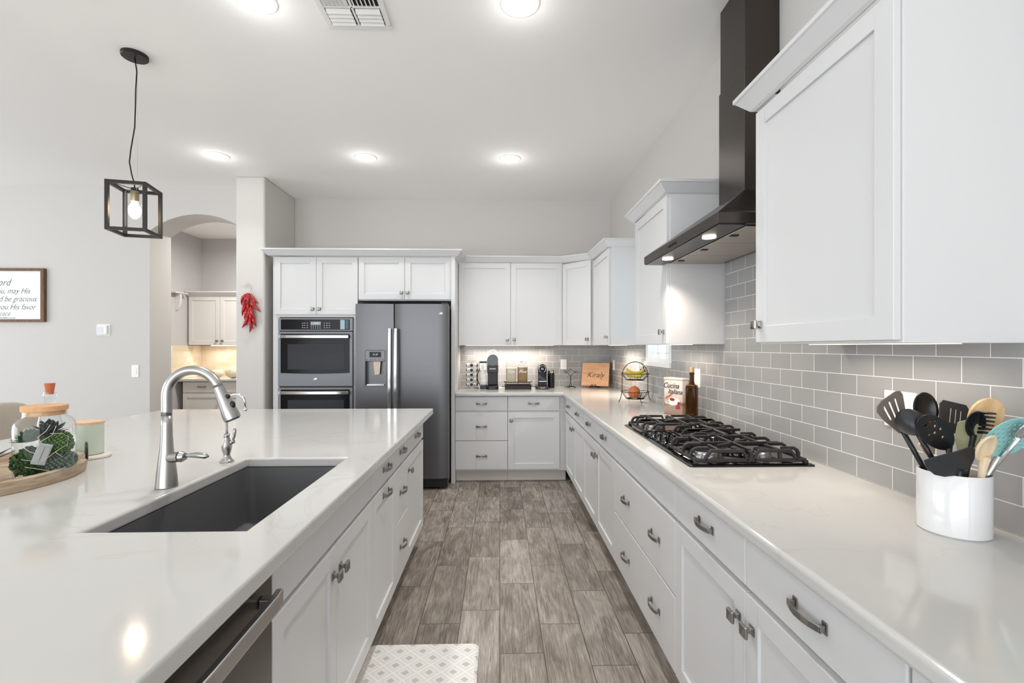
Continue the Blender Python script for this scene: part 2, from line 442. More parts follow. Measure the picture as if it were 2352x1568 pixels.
def tile_mat(name, axis, u0, z0, tw, th, mortar, c1, c2, cm, rough, bump=0.15, msz=0.0022):
    """running-bond wall tile; axis 0 = runs along X, 1 = runs along Y"""
    m = bpy.data.materials.new(name); m.use_nodes = True
    nt = m.node_tree; b = nt.nodes['Principled BSDF']
    tc = nt.nodes.new('ShaderNodeTexCoord'); sp = nt.nodes.new('ShaderNodeSeparateXYZ')
    nt.links.new(tc.outputs['Object'], sp.inputs[0])
    zr = mathn(nt, 'DIVIDE', mathn(nt, 'SUBTRACT', sp.outputs[2], z0), th)
    kz = mathn(nt, 'FLOOR', zr); fz = mathn(nt, 'SUBTRACT', zr, kz)
    odd = mathn(nt, 'FLOORED_MODULO', kz, 2.0)
    ur = mathn(nt, 'ADD', mathn(nt, 'DIVIDE', mathn(nt, 'SUBTRACT', sp.outputs[axis], u0), tw), mathn(nt, 'MULTIPLY', odd, 0.5))
    ku = mathn(nt, 'FLOOR', ur); fu = mathn(nt, 'SUBTRACT', ur, ku)
    du = mathn(nt, 'MULTIPLY', mathn(nt, 'MINIMUM', fu, mathn(nt, 'SUBTRACT', 1.0, fu)), tw)
    dz = mathn(nt, 'MULTIPLY', mathn(nt, 'MINIMUM', fz, mathn(nt, 'SUBTRACT', 1.0, fz)), th)
    edge = mathn(nt, 'MINIMUM', du, dz)
    joint = mathn(nt, 'LESS_THAN', edge, msz / 2)
    cv = nt.nodes.new('ShaderNodeCombineXYZ'); nt.links.new(ku, cv.inputs[0]); nt.links.new(kz, cv.inputs[1])
    wn = nt.nodes.new('ShaderNodeTexWhiteNoise'); wn.noise_dimensions = '2D'; nt.links.new(cv.outputs[0], wn.inputs['Vector'])
    t = nt.nodes.new('ShaderNodeMix'); t.data_type = 'RGBA'; t.inputs[6].default_value = c1; t.inputs[7].default_value = c2
    nt.links.new(wn.outputs['Value'], t.inputs[0])
    mx = nt.nodes.new('ShaderNodeMix'); mx.data_type = 'RGBA'; nt.links.new(joint, mx.inputs[0])
    nt.links.new(t.outputs[2], mx.inputs[6]); mx.inputs[7].default_value = cm
    nt.links.new(mx.outputs[2], b.inputs['Base Color'])
    rr = mathn(nt, 'ADD', rough, mathn(nt, 'MULTIPLY', joint, 0.7 - rough)); nt.links.new(rr, b.inputs['Roughness'])
    n = nt.nodes.new('ShaderNodeTexNoise'); n.inputs['Scale'].default_value = 14; nt.links.new(tc.outputs['Object'], n.inputs['Vector'])
    h = mathn(nt, 'ADD', mathn(nt, 'MINIMUM', mathn(nt, 'MULTIPLY', edge, 250.0), 1.0), mathn(nt, 'MULTIPLY', n.outputs['Fac'], 0.5))
    bp = nt.nodes.new('ShaderNodeBump'); bp.inputs['Strength'].default_value = bump; bp.inputs['Distance'].default_value = 0.0015
    nt.links.new(h, bp.inputs['Height']); nt.links.new(bp.outputs[0], b.inputs['Normal'])
    return m
TZ = 0.9140
M['tile_r'] = tile_mat('grey_glass_subway_tile_side', 1, 1.022, TZ, 0.1505, 0.0722, .002, srgb(151, 151, 151), srgb(160, 159, 158), srgb(228, 227, 225), 0.10)
M['tile_b'] = tile_mat('grey_glass_subway_tile_back', 0, -0.365, TZ, 0.1505, 0.0722, .002, srgb(151, 151, 151), srgb(160, 159, 158), srgb(228, 227, 225), 0.10)
M['travertine'] = tile_mat('travertine_tile', 0, 0, 0.914, 0.155, 0.078, .003, srgb(224, 206, 178), srgb(240, 228, 208), srgb(232, 222, 205), 0.5, 0.3, 0.004)
M['travertine_s'] = tile_mat('travertine_tile_side', 1, 0, 0.914, 0.155, 0.078, .003, srgb(224, 206, 178), srgb(240, 228, 208), srgb(232, 222, 205), 0.5, 0.3, 0.004)

# ------------------------------------------------------------ room shell
H = 3.064
XR = 1.277; YB = 5.38
s = structure(MB().box(-8, XR + .15, -3.9, 8.0, -0.12, 0).build('floor', M['floor']))
s = structure(MB().box(-8, XR + .15, -3.9, 8.0, H, H + .12).build('ceiling', M['ceiling']))
# right wall with a window opening
WY0, WY1, WZ0, WZ1 = 3.43, 3.99, 1.235, 2.20
b_ = MB()
WT = .075
b_.box(XR, XR + WT, -3.7, WY0, 0, H); b_.box(XR, XR + WT, WY1, YB + .15, 0, H)
b_.box(XR, XR + WT, WY0, WY1, 0, WZ0); b_.box(XR, XR + WT, WY0, WY1, WZ1, H)
wr = structure(b_.build('wall_right', M['wall']))
b_ = MB(); t = 0.008
b_.box(XR - t, XR, -0.6, WY0 - .02, .914, 1.384); b_.box(XR - t, XR, WY1 + .02, YB - t, .914, 1.384)
b_.box(XR - t, XR, WY0 - .02, WY1 + .02, .914, WZ0 - .02); b_.box(XR - t, XR, 1.703, 2.592, 1.384, 1.92)
b_.build('tile_backsplash', M['tile_r'], wr)
wb = structure(MB().box(-2.62, XR, YB, YB + .15, 0, H).build('wall_back', M['wall']))
MB().box(-0.447, XR - t, YB - t, YB, .914, 1.384).build('tile_backsplash', M['tile_b'], wb)
# pillar beside the oven cabinet
structure(MB().box(-2.621, -2.336, 4.69, YB, 0, H).build('wall_pillar', M['wall'], bevel=.02, seg=4))
# left wall with arched opening
AX0, AX1 = -3.66, -2.66; acx = -3.16; AR = 0.80; AZ = 2.763
arc_pts = []
for k in range(25):
    x = AX0 + (AX1 - AX0) * k / 24
    arc_pts.append((x, AZ - AR + math.sqrt(AR * AR - (x - acx) ** 2)))
b_ = MB()
b_.box(-8, AX0, 4.97, 5.286, 0, H); b_.box(AX1, -2.622, 4.97, 5.286, 0, H)
for (xa, za), (xb, zb) in zip(arc_pts, arc_pts[1:]):
    b_.prism([(xa, za), (xb, zb), (xb, H), (xa, H)], 4.97, 5.286, 'y')
structure(b_.build('wall_left', M['wall']))
HX = -4.663
structure(MB().box(HX - .12, HX, 5.287, 7.55, 0, H).build('wall_hall_side', M['hallwall']))
structure(MB().box(HX, -1.2, 7.4, 7.55, 0, H).build('wall_hall_back', M['hallwall']))
structure(MB().box(-1.2, -1.08, 5.54, 7.55, 0, H).build('wall_hall_right', M['hallwall']))
# rear wall and far-left wall behind / beside the camera, with large openings
b_ = MB()
b_.box(-8, XR, -3.7, -3.55, 2.75, H); b_.box(-8, -5.5, -3.7, -3.55, 0, 2.75); b_.box(1.0, XR, -3.7, -3.55, 0, 2.75)
structure(b_.build('wall_rear', M['wall']))
b_ = MB()
b_.box(-7.9, -7.75, -3.55, 4.97, 2.65, H); b_.box(-7.9, -7.75, -3.55, 4.97, 0, .35)
b_.box(-7.9, -7.75, -3.55, -1.6, .35, 2.65); b_.box(-7.9, -7.75, 4.0, 4.97, .35, 2.65)
structure(b_.build('wall_far_left', M['wall']))
# small side window between the upper cabinets
wn_ = thing('window_1', None, None, (XR, (WY0 + WY1) / 2, WZ0)); del_ = wn_; structure(wn_)
b_ = MB(); hw = (WY1 - WY0) / 2; hh = WZ1 - WZ0
b_.box(-.012, .07, -hw - .018, -hw + .035, -.02, hh); b_.box(-.012, .07, hw - .035, hw + .018, -.02, hh)
b_.box(-.012, .07, -hw, hw, hh - .03, hh + .018)
b_.build('window_frame', M['white'], wn_, bevel=.003)
MB().box(-.03, .07, -hw - .018, hw + .018, -.02, .018).build('sill', M['white'], wn_, bevel=.004)
b_ = MB(); b_.box(.02, .04, -hw + .035, hw - .035, .018, .045); b_.box(.02, .04, -.12, -.10, .045, hh - .03); b_.box(.02, .04, .08, .10, .045, hh - .03); b_.box(.02, .04, -hw + .035, hw - .035, .40, .43); b_.box(.02, .04, -hw + .035, hw - .035, .085, .092)
b_.build('sash', M['white'], wn_, bevel=.002)
MB().box(.028, .032, -hw + .035, hw - .035, .018, hh - .03).build('pane', M['paneglass'], wn_)

# ------------------------------------------------------------ cabinet builders
def shaker(x0, x1, z0, z1, st=.058):
    """shaker door, front at y=0 facing -y, 19 mm thick"""
    b = MB(); T = .019
    b.box(x0 + st - .002, x1 - st + .002, .009, T, z0 + st - .002, z1 - st + .002)
    b.box(x0, x0 + st, 0, T, z0, z1); b.box(x1 - st, x1, 0, T, z0, z1)
    b.box(x0 + st, x1 - st, 0, T, z0, z0 + st); b.box(x0 + st, x1 - st, 0, T, z1 - st, z1)
    return b
_knob = {}
def knob_mesh(m):
    if m.name in _knob: return _knob[m.name]
    b = MB()
    b.box(-.0125, .0125, -.003, 0, -.0125, .0125)
    b.skin([[(sx * w, y, sz * w) for sx, sz in ((-1, -1), (1, -1), (1, 1), (-1, 1))] for w, y in ((.010, -.003), (.0055, -.008), (.0055, -.016), (.0155, -.020), (.0165, -.024), (.0145, -.029), (.006, -.0315))])
    o = b.build('knob', m); me = o.data; bpy.data.objects.remove(o)
    _knob[m.name] = me; return me
_pull = {}
def pull_mesh(m):
    if m.name in _pull: return _pull[m.name]
    b = MB(); c = .048
    for s_ in (-1, 1):
        b.box(s_ * c - .008, s_ * c + .008, -.003, 0, -.013, .013)
        b.box(s_ * c - .005, s_ * c + .005, -.018, -.003, -.0065, .0065)
    pts = [(-.056, -.016), (-.044, -.0205), (-.03, -.025), (-.012, -.0285), (.012, -.0285), (.03, -.025), (.044, -.0205), (.056, -.016)]
    b.skin([[(x, y, -.0075), (x, y + .004, -.0075), (x, y + .004, .0075), (x, y, .0075)] for x, y in pts])
    o = b.build('pull', m); me = o.data; bpy.data.objects.remove(o)
    _pull[m.name] = me; return me
def hw_obj(kind, m, parent, x, z, vertical=False):
    me = knob_mesh(m) if kind == 'knob' else pull_mesh(m)
    o = bpy.data.objects.new('knob' if kind == 'knob' else 'pull_handle', me); COL.objects.link(o)
    o.parent = parent; o.location = (x, 0, z)
    if vertical: o.rotation_euler = (0, R(90), 0)
    md = o.modifiers.new('bevel', 'BEVEL'); md.width = .0012; md.segments = 2; md.limit_method = 'ANGLE'
    return o
def cabinet(name, label, loc, rz, w, z0, z1, depth, fronts, kick=True, cm=None, group=None, side=None, hm=None):
    """loc = left end of the door plane at floor level seen from the front; fronts: (kind, x0, x1, z0, z1, [(hw, x, z)])"""
    cm = cm or M['cab']; hm = hm or M['nickel']
    c = thing(name, label, 'cabinet', loc, rz, group)
    b = MB(); b.box(0.0005, w - .0005, .0195, depth, z0, z1)
    b.build('body', cm, c, bevel=.001, seg=1)
    if kick:
        MB().box(0.0005, w - .0005, .085, .10, 0, z0).build('toe_kick', M['kick'] if cm is M['cab'] else cm, c)
    for f in fronts:
        kind, a, e, za, zb, hws = f
        g = .0016
        if kind == 'door': o = shaker(a + g, e - g, za + g, zb - g).build('door', cm, c, bevel=.0012, seg=1)
        elif kind == 'drawer': o = MB().box(a + g, e - g, 0, .019, za + g, zb - g).build('drawer_front', cm, c, bevel=.003, seg=2)
        else: o = MB().box(a + g, e - g, 0, .019, za + g, zb - g).build('false_front', cm, c, bevel=.003, seg=2)
        for h_ in hws: hw_obj(h_[0], hm, o, h_[1], h_[2])
    return c
def sweep(path, prof, side=1):
    """path of (x,y,z); prof (out, up); out is to the right of travel when side=1"""
    n = len(path); P = [Vector(p) for p in path]; loops = []
    for i in range(n):
        d0 = (P[i] - P[i - 1]) if i > 0 else (P[1] - P[0]); d1 = (P[i + 1] - P[i]) if i < n - 1 else d0
        d0 = Vector((d0.x, d0.y)).normalized(); d1 = Vector((d1.x, d1.y)).normalized()
        n0 = Vector((d0.y, -d0.x)) * side; n1 = Vector((d1.y, -d1.x)) * side
        mm = (n0 + n1); mm = mm / max(1e-6, mm.length); k = 1.0 / max(0.3, mm.dot(n0))
        loops.append([(P[i].x + mm.x * k * o, P[i].y + mm.y * k * o, P[i].z + u) for o, u in prof])
    return MB().skin(loops)
CROWN = [(0, 0), (.004, 0), (.014, .006), (.050, .048), (.057, .052), (.057, .066), (0, .066)]

# ------------------------------------------------------------ back wall run
DT, DB = .726, .131   # bottom of top drawer row, bottom of doors
cabinet('base_cabinet', 'white base cabinet with three drawers beside the refrigerator', (-.449, 4.72, 0), 0, .529, .115, .874, .64, [
    ('drawer', 0, .529, DT, .871, [('pull', .264, .80)]), ('drawer', 0, .529, .423, .712, [('pull', .264, .568)]), ('drawer', 0, .529, DB, .421, [('pull', .264, .27)])])
cabinet('base_cabinet', 'white base cabinet with one drawer over one door left of the inside corner', (.081, 4.72, 0), 0, .60, .115, .874, .64, [
    ('drawer', 0, .527, DT, .871, [('pull', .262, .80)]), ('door', 0, .527, DB, .712, [('knob', .034, .63)])])
# tall oven cabinet, fridge cabinet, end panel
oc = thing('oven_cabinet', 'tall white cabinet with two doors around the double wall oven', 'cabinet', (-2.276, 4.72, 0))
b_ = MB(); b_.box(0, .064, .0195, .64, .1, 2.281); b_.box(.80, .842, .0195, .64, .1, 2.281); b_.box(.064, .80, .0195, .64, 1.672, 2.281)
b_.box(.064, .80, .0195, .64, .1, .30); b_.box(.064, .80, .62, .64, .3, 1.672)
b_.build('body', M['cab'], oc, bevel=.001, seg=1)
MB().box(0, .842, .085, .1, 0, .1).build('toe_kick', M['kick'], oc)
o = shaker(.024, .434, 1.698, 2.272).build('door', M['cab'], oc, bevel=.0012, seg=1); hw_obj('knob', M['nickel'], o, .402, 1.752)
o = shaker(.437, .848, 1.698, 2.272).build('door', M['cab'], oc, bevel=.0012, seg=1); hw_obj('knob', M['nickel'], o, .468, 1.752)
fc = cabinet('refrigerator_cabinet', 'white two-door cabinet above the refrigerator', (-1.424, 4.72, 0), 0, .934, 1.84, 2.281, .64, [
    ('door', .002, .467, 1.85, 2.278, [('knob', .436, 1.918)]), ('door', .467, .933, 1.85, 2.278, [('knob', .498, 1.918)])], kick=False)
tag(MB().box(-.4895, -.4505, 4.70, 5.37, 0, 2.281).build('end_panel', M['cab'], bevel=.001, seg=1), 'tall narrow white panel between refrigerator and drawer cabinet', 'panel')
structure(sweep([(-2.30, 4.80, 2.282), (-2.30, 4.70, 2.282), (-.435, 4.70, 2.282), (-.435, 5.03, 2.282)], CROWN, 1).build('trim_1', M['cab'])) 
# the body recess between crown and wall top: cap
cabinet('wall_cabinet', 'white two-door wall cabinet over the coffee machines', (-.447, 5.05, 0), 0, 1.128, 1.389, 2.285, .328, [
    ('door', 0, .563, 1.389, 2.283, [('knob', .528, 1.452)]), ('door', .565, 1.128, 1.389, 2.283, [('knob', .602, 1.452)])], kick=False)
# diagonal corner cabinet
dc = thing('corner_wall_cabinet', 'white diagonal corner wall cabinet with one door', 'cabinet', (.683, 5.05, 0))
dx, dy = .947 - .683, 4.735 - 5.05; dl = math.hypot(dx, dy); da = math.atan2(dy, dx)
b_ = MB(); b_.prism([(.001, .014), (dx - .003, dy + .012), (XR - .683 - .002, dy + .02), (XR - .683 - .002, .326), (.001, .326)], 1.389, 2.27)
b_.build('body', M['cab'], dc)
d_ = shaker(.012, dl - .012, 1.391, 2.262).build('door', M['cab'], dc, bevel=.0012, seg=1, rot=(0, 0, da), loc=(-.012, -.010, 0))
hw_obj('knob', M['nickel'], d_, dl - .05, 1.452)
# right-hand corner cabinet (end panel lit by the window)
cabinet('wall_cabinet', 'narrow white wall cabinet next to the side window, bright end panel', (.947, 4.715, 0), R(-90), .69, 1.389, 2.245, .328, [
    ('door', .0, .68, 1.389, 2.238, [('knob', .64, 1.46)])], kick=False)
structure(sweep([(-.365, 5.05, 2.286), (.683, 5.05, 2.284), (.947, 4.735, 2.262), (.947, 4.025, 2.240), (1.275, 4.025, 2.240)], CROWN, 1).build('trim_2', M['cab']))
# far upper beside the hood
fu = cabinet('wall_cabinet', 'tall white wall cabinet between side window and range hood', (.94, 3.215, 0), R(-90), .615, 1.389, 2.235, .335, [
    ('door', 0, .61, 1.389, 2.232, [('knob', .565, 1.46)])], kick=False)
sweep([(.335, 0, 2.233), (0, 0, 2.233), ], CROWN, 1)
def local_crown(parent, w, d, z):
    sweep([(0, d, z), (0, 0, z), (w, 0, z), (w, d, z)], CROWN, 1).build('crown_molding', M['cab'], parent)
local_crown(fu, .615, .333, 2.236)
nu = cabinet('wall_cabinet', 'large white wall cabinet hanging over the utensil crock', (.947, 1.702, 0), R(-90), .612, 1.384, 2.245, .328, [
    ('door', 0, .607, 1.39, 2.238, [('knob', .03, 1.455)])], kick=False)
local_crown(nu, .612, .328, 2.246)

# ------------------------------------------------------------ right base run (faces -X)
RX = .665
def rbase(label, y0, y1, fronts, **k):
    return cabinet('base_cabinet', label, (RX, y0, 0), R(-90), y0 - y1, .115, .874, .61, fronts, **k)
rbase('white base cabinet of two doors and drawers nearest the inside corner', 4.70, 3.71, [
    ('drawer', 0, .495, DT, .871, [('pull', .247, .80)]), ('drawer', .495, .99, DT, .871, [('pull', .247 + .495, .80)]),
    ('door', 0, .495, DB, .712, [('knob', .46, .628)]), ('door', .495, .99, DB, .712, [('knob', .53, .628)])])
rbase('white base cabinet of two doors and drawers just before the cooktop drawers', 3.708, 2.69, [
    ('drawer', 0, .509, DT, .871, [('pull', .254, .80)]), ('drawer', .509, 1.018, DT, .871, [('pull', .254 + .509, .80)]),
    ('door', 0, .509, DB, .712, [('knob', .475, .628)]), ('door', .509, 1.018, DB, .712, [('knob', .544, .628)])])
rbase('white cabinet with two deep drawers under the gas cooktop', 2.688, 1.75, [
    ('false', 0, .938, DT, .871, []),
    ('drawer', 0, .938, .428, .712, [('pull', .26, .568), ('pull', .715, .568)]),
    ('drawer', 0, .938, DB, .424, [('pull', .26, .27), ('pull', .715, .27)])])
rbase('white base cabinet of two doors and drawers below the utensil crock', 1.748, .742, [
    ('drawer', 0, .503, DT, .871, [('pull', .262, .80)]), ('drawer', .503, 1.006, DT, .871, [('pull', .262 + .503, .80)]),
    ('door', 0, .503, DB, .712, [('knob', .468, .628)]), ('door', .503, 1.006, DB, .712, [('knob', .538, .628)])])
rbase('white base cabinet cut off at the bottom right corner', .738, -.20, [
    ('drawer', 0, .469, DT, .871, [('pull', .234, .80)]), ('drawer', .469, .938, DT, .871, []),
    ('door', 0, .469, DB, .712, [('knob', .43, .628)]), ('door', .469, .938, DB, .712, [])])

# L-shaped counter
b_ = MB()
out = [(-.449, 4.682), (.632, 4.682), (.632, -.25), (XR - .001, -.25), (XR - .001, YB - .001), (-.449, YB - .001)]
b_.prism(out, .876, .914)
tag(b_.build('countertop', M['quartz'], bevel=.011, seg=4), 'L-shaped white quartz countertop along the tiled walls', 'countertop')

# ------------------------------------------------------------ island
IX = -.535
def ibase(label, y0, y1, fronts, name='island_cabinet', **k):
    return cabinet(name, label, (IX, y0, 0), R(90), y1 - y0, .115, .874, .60, fronts, **k)
IT = .742
ib = ibase('white island sink cabinet with two doors next to the dishwasher', 1.109, 1.976, [
    ('false', 0, .867, IT, .866, []), ('door', 0, .433, DB, IT - .012, [('knob', .40, .64)]), ('door', .433, .867, DB, IT - .012, [('knob', .467, .64)])])
bpy.data.objects.remove([c for c in COL.objects if c.parent == ib and c.name.startswith('body')][0])
b_ = MB(); b_.box(0, .02, .0195, .6, .115, .874); b_.box(.859, .867, .0195, .6, .115, .874); b_.box(.02, .859, .0195, .6, .115, .13); b_.box(.02, .847, .0195, .03, .13, .874); b_.box(.02, .847, .585, .6, .13, .874)
b_.build('body', M['cab'], ib)
ibase('white island pull-out cabinet with a drawer and handle on its door', 1.978, 2.42, [
    ('drawer', 0, .442, IT, .866, [('pull', .225, .808)]), ('door', 0, .442, DB, IT - .012, [('pull', .225, .69)])])
ibase('narrow white island cabinet with three stacked drawers', 2.422, 2.70, [
    ('drawer', 0, .278, IT, .866, [('pull', .139, .808)]), ('drawer', 0, .278, .452, IT - .012, [('pull', .139, .592)]), ('drawer', 0, .278, DB, .448, [('pull', .139, .30)])])
ibase('white island cabinet at the end near the refrigerator', 2.702, 3.268, [
    ('drawer', 0, .566, IT, .866, [('pull', .30, .808)]), ('door', 0, .566, DB, IT - .012, [('knob', .045, .652)])])
tag(MB().box(-2.05, -1.14, .32, 3.268, 0, .874).build('island_back_panel', M['cab'], bevel=.002), 'white panelled back half of the island under the overhang', 'island')
# island counter with sink cut-out
OX0, OX1, OY0, OY1 = -2.47, -.498, .30, 3.50
SX0, SX1, SY0, SY1 = -1.045, -.633, 1.187, 1.960
b_ = MB()
def ring(z):
    return [(OX0, OY0, z), (OX1, OY0, z), (OX1, OY1, z), (OX0, OY1, z)], [(SX0, SY0, z), (SX1, SY0, z), (SX1, SY1, z), (SX0, SY1, z)]
(ot, it), (ob, ib2) = ring(.914), ring(.876)
V = {}
def vv(p):
    if p not in V: V[p] = b_.bm.verts.new(p)
    return V[p]
for i in range(4):
    j = (i + 1) % 4
    b_.bm.faces.new([vv(p) for p in (ot[i], ot[j], it[j], it[i])])
    b_.bm.faces.new([vv(p) for p in (ob[j], ob[i], ib2[i], ib2[j])])
    b_.bm.faces.new([vv(p) for p in (ob[i], ob[j], ot[j], ot[i])])
    b_.bm.faces.new([vv(p) for p in (ib2[j], ib2[i], it[i], it[j])])
o = b_.build('island_countertop', M['quartz'], bevel=.008, seg=4)
tag(o, 'white quartz island countertop with sink cut-out', 'countertop')
# sink
sk = thing('sink', 'dark grey undermount sink set in the island', 'sink', (-.839, 1.573, .875))
a, c_ = .203 + .005, .3835 + .006
b_ = MB(); loops = []
for (dx_, z, r) in ((.006, 0, .03), (0.0, -.001, .03), (-.006, -.16, .035), (-.012, -.215, .05), (-.05, -.232, .06), (-.16, -.236, .02)):
    loops.append(rrect(-a - dx_, a + dx_, -c_ - dx_, c_ + dx_, r, z))
b_.skin(loops, False, True)
o = b_.build('basin', M['sink'], sk, auto=50)
sm = o.modifiers.new('solid', 'SOLIDIFY'); sm.thickness = .006; sm.offset = 1
MB().lathe([(.045, -.234), (.042, -.232), (.03, -.235)], seg=24).build('drain', M['steel'], sk, smooth=True)

# dishwasher
dw = thing('dishwasher', 'dark stainless dishwasher with bar handle in the island', 'dishwasher', (IX, .503, 0), R(90))
MB().box(0, .603, .03, .58, .02, .868).build('body', M['black'], dw)
MB().box(.003, .600, -.003, .03, .10, .862).build('door', M['darkslate'], dw, bevel=.003)
b_ = MB()
for x in (.055, .548): b_.box(x - .012, x + .012, -.034, -.003, .795, .817)
b_.tube([(.02, -.033, .806), (.06, -.038, .806), (.30, -.043, .806), (.54, -.038, .806), (.575, -.033, .806)], 1, flat=(.016, .036))
b_.build('handle', M['steel'], dw, bevel=.003)
MB().box(.02, .58, .08, .1, 0, .1).build('toe_kick', M['black'], dw)

# ------------------------------------------------------------ refrigerator
fr = thing('refrigerator', 'grey side-by-side refrigerator with ice and water dispenser', 'refrigerator', (-1.378, 4.48, 0))
FW = .884
b_ = MB(); b_.box(.006, FW - .006, .075, .80, .06, 1.775); b_.build('body', M['darkslate'], fr, bevel=.004)
MB().box(.012, FW - .012, .03, .3, .02, .105).build('base_grille', M['black'], fr, bevel=.004)
for x in (.06, FW - .06): MB().box(x - .03, x + .03, .1, .16, 0, .03).build('foot', M['black'], fr)
def door_profile(x0, x1):
    n = 10; pts = []
    for k in range(n + 1):
        u = k / n; x = x0 + (x1 - x0) * u
        pts.append((x, .008 * (2 * u - 1) ** 2 + (0.012 if k in (0, n) else 0)))
    return pts + [(x1, .072), (x0, .072)]
XS = .364
DX0, DX1, DZ0, DZ1 = .088, .291, .995, 1.345
b_ = MB()
# left door built around the dispenser recess
def ydoor(x, x0, x1): 
    u = (x - x0) / (x1 - x0); return .008 * (2 * u - 1) ** 2
for (xa, xb, za, zb) in ((.0, DX0, .11, 1.785), (DX1, XS - .002, .11, 1.785), (DX0, DX1, .11, DZ0), (DX0, DX1, DZ1, 1.785)):
    n = 6
    pts = [(xa + (xb - xa) * k / n, ydoor(xa + (xb - xa) * k / n, 0, XS)) for k in range(n + 1)]
    b_.prism(pts + [(xb, .072), (xa, .072)], za, zb)
o = b_.build('freezer_door', M['slate'], fr, auto=30)
o2 = MB().prism(door_profile(XS + .002, FW), .11, 1.785).build('fridge_door', M['slate'], fr, auto=30)
b_ = MB(); b_.box(DX0 + .006, DX1 - .006, .058, .07, DZ0, DZ1); b_.box(DX0 + .001, DX0 + .008, .0, .07, DZ0, DZ1); b_.box(DX1 - .008, DX1 - .001, .0, .07, DZ0, DZ1)
b_.box(DX0, DX1, .0, .07, DZ0, DZ0 + .012)
dsp = b_.build('dispenser_recess', M['slate'], fr, bevel=.002)
b_ = MB(); ring_o = rrect(DX0 - .006, DX1 + .006, DZ0 - .008, DZ1 + .006, .02, 0); ring_i = rrect(DX0 + .003, DX1 - .003, DZ0 + .002, DZ1 - .002, .014, 0)
b_.skin([[(x, .004, z) for x, z, _ in ring_o], [(x, -.004, z) for x, z, _ in ring_o], [(x, -.004, z) for x, z, _ in ring_i], [(x, .01, z) for x, z, _ in ring_i]], False, False)
b_.build('dispenser_bezel', M['darkslate'], fr, auto=30)
pn = MB().box(DX0 + .008, DX1 - .008, -.002, .03, 1.235, DZ1 - .004).build('dispenser_panel', M['slate'], fr, bevel=.003)
MB().box(.135, .245, -.0035, -.0018, 1.275, 1.325).build('display', M['ovenblack'], pn)
text('display_digits', '-0 37', .026, M['whiteink'], pn, face_minus_y(.19, -.0038, 1.30), .0002)
for k in range(5): MB().box(.105 + k * .038, .118 + k * .038, -.003, -.0018, 1.248, 1.254).build('button', M['black'], pn)
MB().prism([(.165, 1.235), (.235, 1.235), (.225, 1.11), (.178, 1.105)], .02, .028, 'y').build('dispenser_paddle', mat('frosted_paddle', srgb(214, 196, 176), .2), fr)
MB().box(DX0 + .02, DX1 - .02, .004, .056, DZ0 + .012, DZ0 + .02).build('drip_tray', M['chrome'], fr)
for nm, hx, lab in (('handle', XS - .028, None), ('handle', XS + .028, None)):
    b_ = MB(); z0_, z1_ = .35, 1.545
    pts = [(hx, -.004 + .012, z1_ - .012)] + [(hx, -.055 + .016 * (2 * k / 12 - 1) ** 2, z1_ - (z1_ - z0_) * k / 12) for k in range(13)] + [(hx, .008, z0_ + .012)]
    b_.tube(pts, 1, flat=(.024, .020))
    b_.build(nm, M['chrome'], fr, bevel=.003)
def ge_badge(parent, x, y, z, r=.019):
    b = MB(); n = 24
    for rr in (r, r * .82):
        b.tube([(x + rr * math.cos(2 * math.pi * k / n), y, z + rr * math.sin(2 * math.pi * k / n)) for k in range(n)], .0009, seg=4, closed=True)
    o = b.build('logo_ring', M['chrome'], parent, smooth=True)
    text('logo_letters', 'GE', r * .95, M['chrome'], parent, face_minus_y(x, y, z), .0004, .35, bold=.0003)
ge_badge(fr, .812, .001, 1.694)
for x in (.015, FW - .07): MB().box(x, x + .055, .02, .12, 1.786, 1.80).build('hinge_cover', M['black'], fr, bevel=.003)

# ------------------------------------------------------------ double wall oven
ov = thing('double_wall_oven', 'stainless double wall oven built into the tall cabinet', 'oven', (-2.214, 4.72, 0))
OW = .741
MB().box(.012, OW - .012, .02, .58, .31, 1.668).build('body', M['black'], ov)
b_ = MB(); b_.box(0, OW, -.012, .018, 1.532, 1.662); cp = b_.build('control_panel', M['ovensteel'], ov, bevel=.004)
MB().box(.03, OW - .03, -.0145, -.0115, 1.545, 1.648).build('control_glass', M['ovenblack'], cp, bevel=.001, seg=1)
MB().box(.325, .425, -.0155, -.0145, 1.592, 1.625).build('clock_display', M['screen'], cp)
text('clock_digits', '12:45', .022, M['whiteink'], cp, face_minus_y(.378, -.0158, 1.609), .0002)
b_ = MB(); b_.box(.618, .662, -.0152, -.0145, 1.55, 1.643)
b_.build('sticker', M['bluefilm'], cp)
b_ = MB()
for k in range(6): b_.box(.668, .70, -.0152, -.0145, 1.556 + k * .015, 1.567 + k * .015)
b_.build('sticker', mat('dark_teal_film', srgb(72, 98, 108), .3), cp)
b_ = MB()
for gx in (.245, .265, .292, .46, .486, .51):
    for gz in (1.565, 1.588, 1.611): b_.box(gx - .006, gx + .006, -.0152, -.0145, gz - .0018, gz + .0018)
for gx in (.33, .352, .374, .396, .418):
    for gz in (1.562, 1.58): b_.box(gx - .004, gx + .004, -.0152, -.0145, gz - .0025, gz + .0025)
b_.build('keypad_marks', M['whiteink'], cp)
